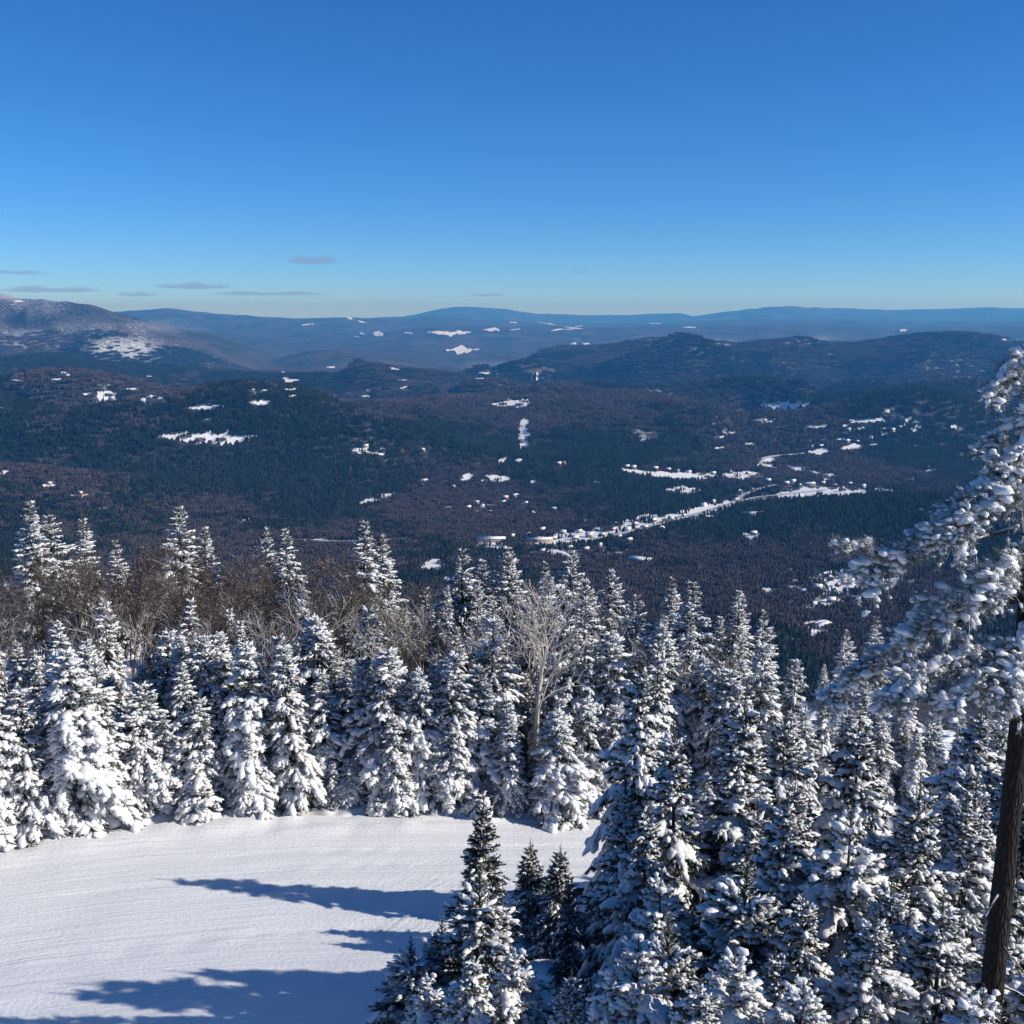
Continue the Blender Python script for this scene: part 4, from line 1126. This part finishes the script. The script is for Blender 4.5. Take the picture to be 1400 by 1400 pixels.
# thinner woods where the photograph shows frosted ledges and village ground
fi = frost[ia, ir]
vis &= pr.uniform(size=len(X)) > np.clip(fi * 1.05, 0, .9)
X, Y, Z, S_ = X[vis], Y[vis], Z[vis], pa[vis, 2]
evn = fbm(X / 520, Y / 900, 61, 5) + .25 * vnoise(X / 90, Y / 90, 66) + .12 * ((Y < 4200) & (Y > 1900))
is_e = pr.uniform(size=len(X)) < sstep(-.10, .20, evn)
size_class = np.where(S_ < 20, 0, np.where(S_ < 36, 1, 2))
def scatter(name, kind, sel, label):
    pts = np.stack([X[sel], Y[sel], Z[sel] - .5], 1)
    me = bpy.data.meshes.new(name); me.vertices.add(len(pts)); me.vertices.foreach_set('co', pts.astype(np.float32).ravel())
    for nm, arr in (('size_class', size_class[sel]), ):
        a = me.attributes.new(nm, 'INT', 'POINT'); a.data.foreach_set('value', arr.astype(np.int32))
    a = me.attributes.new('turn', 'FLOAT', 'POINT'); a.data.foreach_set('value', pr.uniform(0, 6.28, len(pts)).astype(np.float32))
    a = me.attributes.new('tall', 'FLOAT', 'POINT'); a.data.foreach_set('value', pr.uniform(.75, 1.2, len(pts)).astype(np.float32))
    o = obj(name, me)
    ng = bpy.data.node_groups.new(name, 'GeometryNodeTree')
    ng.interface.new_socket('Geometry', in_out='INPUT', socket_type='NodeSocketGeometry'); ng.interface.new_socket('Geometry', in_out='OUTPUT', socket_type='NodeSocketGeometry')
    gi = ng.nodes.new('NodeGroupInput'); go = ng.nodes.new('NodeGroupOutput'); jn = ng.nodes.new('GeometryNodeJoinGeometry')
    def attr(nm, ty):
        n = ng.nodes.new('GeometryNodeInputNamedAttribute'); n.data_type = ty; n.inputs['Name'].default_value = nm
        return n.outputs['Attribute']
    rot = ng.nodes.new('ShaderNodeCombineXYZ'); ng.links.new(attr('turn', 'FLOAT'), rot.inputs[2])
    scl = ng.nodes.new('ShaderNodeCombineXYZ'); scl.inputs[0].default_value = 1; scl.inputs[1].default_value = 1; ng.links.new(attr('tall', 'FLOAT'), scl.inputs[2])
    for k, (sz, n_) in enumerate(((15.5, 9), (28, 25), (46, 64))):
        po = bpy.data.objects.new('wood_patch', patch_mesh(kind, sz, n_, 900 + k + (kind == 'ever') * 10))
        oi = ng.nodes.new('GeometryNodeObjectInfo'); oi.inputs['Object'].default_value = po; oi.inputs['As Instance'].default_value = True
        cp = ng.nodes.new('FunctionNodeCompare'); cp.data_type = 'INT'; cp.operation = 'EQUAL'
        si = [q for q in cp.inputs if q.type == 'INT']
        ng.links.new(attr('size_class', 'INT'), si[0]); si[1].default_value = k
        ip = ng.nodes.new('GeometryNodeInstanceOnPoints')
        ng.links.new(gi.outputs[0], ip.inputs['Points']); ng.links.new(cp.outputs[0], ip.inputs['Selection']); ng.links.new(oi.outputs['Geometry'], ip.inputs['Instance'])
        ng.links.new(rot.outputs[0], ip.inputs['Rotation']); ng.links.new(scl.outputs[0], ip.inputs['Scale'])
        ng.links.new(ip.outputs[0], jn.inputs[0])
    ng.links.new(jn.outputs[0], go.inputs[0])
    md = o.modifiers.new('scatter', 'NODES'); md.node_group = ng
    return tag(o, label, 'forest', kind='stuff')
scatter('evergreen_forest', 'ever', is_e, 'dark evergreen forest spread over the valley sides and hills')
scatter('hardwood_forest', 'bare', ~is_e, 'brown leafless hardwood forest spread over the valley sides and hills')

# ------------------------------------------------------------------ clouds
m = bpy.data.materials.new('thin_cloud'); m.use_nodes = True; nt = m.node_tree
nt.nodes.remove(nt.nodes['Principled BSDF'])
pv = nd(nt, 'ShaderNodeVolumePrincipled'); pv.inputs['Color'].default_value = (.56, .62, .80, 1); pv.inputs['Density'].default_value = .00032; pv.inputs['Anisotropy'].default_value = 0.0
nt.links.new(pv.outputs[0], nt.nodes['Material Output'].inputs['Volume'])
M_cloud = m
CLOUDS = [(428, 357, 76, 12, 'thin grey-violet cloud floating alone and highest above the hills'), (28, 373, 66, 5, 'thin streak of cloud above the snowy mountain'), (66, 397, 130, 9, 'long flat cloud just above the snowy mountain ridge'), (188, 403, 52, 6, 'small faint cloud beside the lens-shaped cloud'),
          (265, 392, 96, 10, 'lens-shaped pale cloud over the distant ridge'), (372, 402, 170, 6, 'longest flat streak of cloud low over the distant ridge'), (665, 404, 52, 4, 'small streak of cloud above the lone far peak'), (792, 372, 30, 3, 'tiny wisp of cloud in the open sky')]
v0, f0 = ico(3)
for k, (px, py, w_, h_, lab) in enumerate(CLOUDS):
    u, dy, dz = ray(px, py); Dk = 44000.0
    kx = Dk / math.hypot(u, dy)
    g = np.random.default_rng(50 + k)
    v = v0 * np.array([w_ / 1500 * Dk * .5, 1500, h_ / 1500 * Dk * .5])
    n1 = np.sin(v0[:, 0] * 7 + g.uniform(0, 6)) * .28 + np.sin(v0[:, 0] * 13 + v0[:, 1] * 5 + g.uniform(0, 6)) * .2
    v[:, 2] *= (1 + n1); v[:, 2] += n1 * h_ * 8; v[:, 2] = np.where(v[:, 2] < 0, v[:, 2] * .6, v[:, 2])
    o = obj('cloud', make_mesh('cloud', v, f0, M_cloud, True), None, (u * kx, dy * kx, dz * kx))
    o.rotation_euler[2] = -math.atan2(u, dy)
    tag(o, lab, 'cloud', 'thin clouds above the horizon')

# ------------------------------------------------------------------ haze
m = bpy.data.materials.new('valley_haze'); m.use_nodes = True; nt = m.node_tree
nt.nodes.remove(nt.nodes['Principled BSDF'])
pv = nd(nt, 'ShaderNodeVolumePrincipled'); pv.inputs['Absorption Color'].default_value = (.7, .7, .7, 1); pv.inputs['Color'].default_value = (.08, .42, 1.0, 1); pv.inputs['Density'].default_value = 5.0e-5; pv.inputs['Anisotropy'].default_value = 0.1
nt.links.new(pv.outputs[0], nt.nodes['Material Output'].inputs['Volume'])
zt_ = float(GZ.max()) + 40; zb_ = float(GZ.min()) - 2
v, f = bx(-45500, 45500, -45500, 45500, zb_, zt_)
tag(obj('haze', make_mesh('haze', v, f, m)), 'thin blue haze filling the valley air', 'haze', kind='stuff')
print('TRIS', sum(len(me.polygons) * (1 if len(me.polygons) == 0 else len(me.polygons[0].vertices) - 2) for me in bpy.data.meshes), 'trees', COUNT['n'], 'patches', len(X), 'haze top', zt_, zb_)
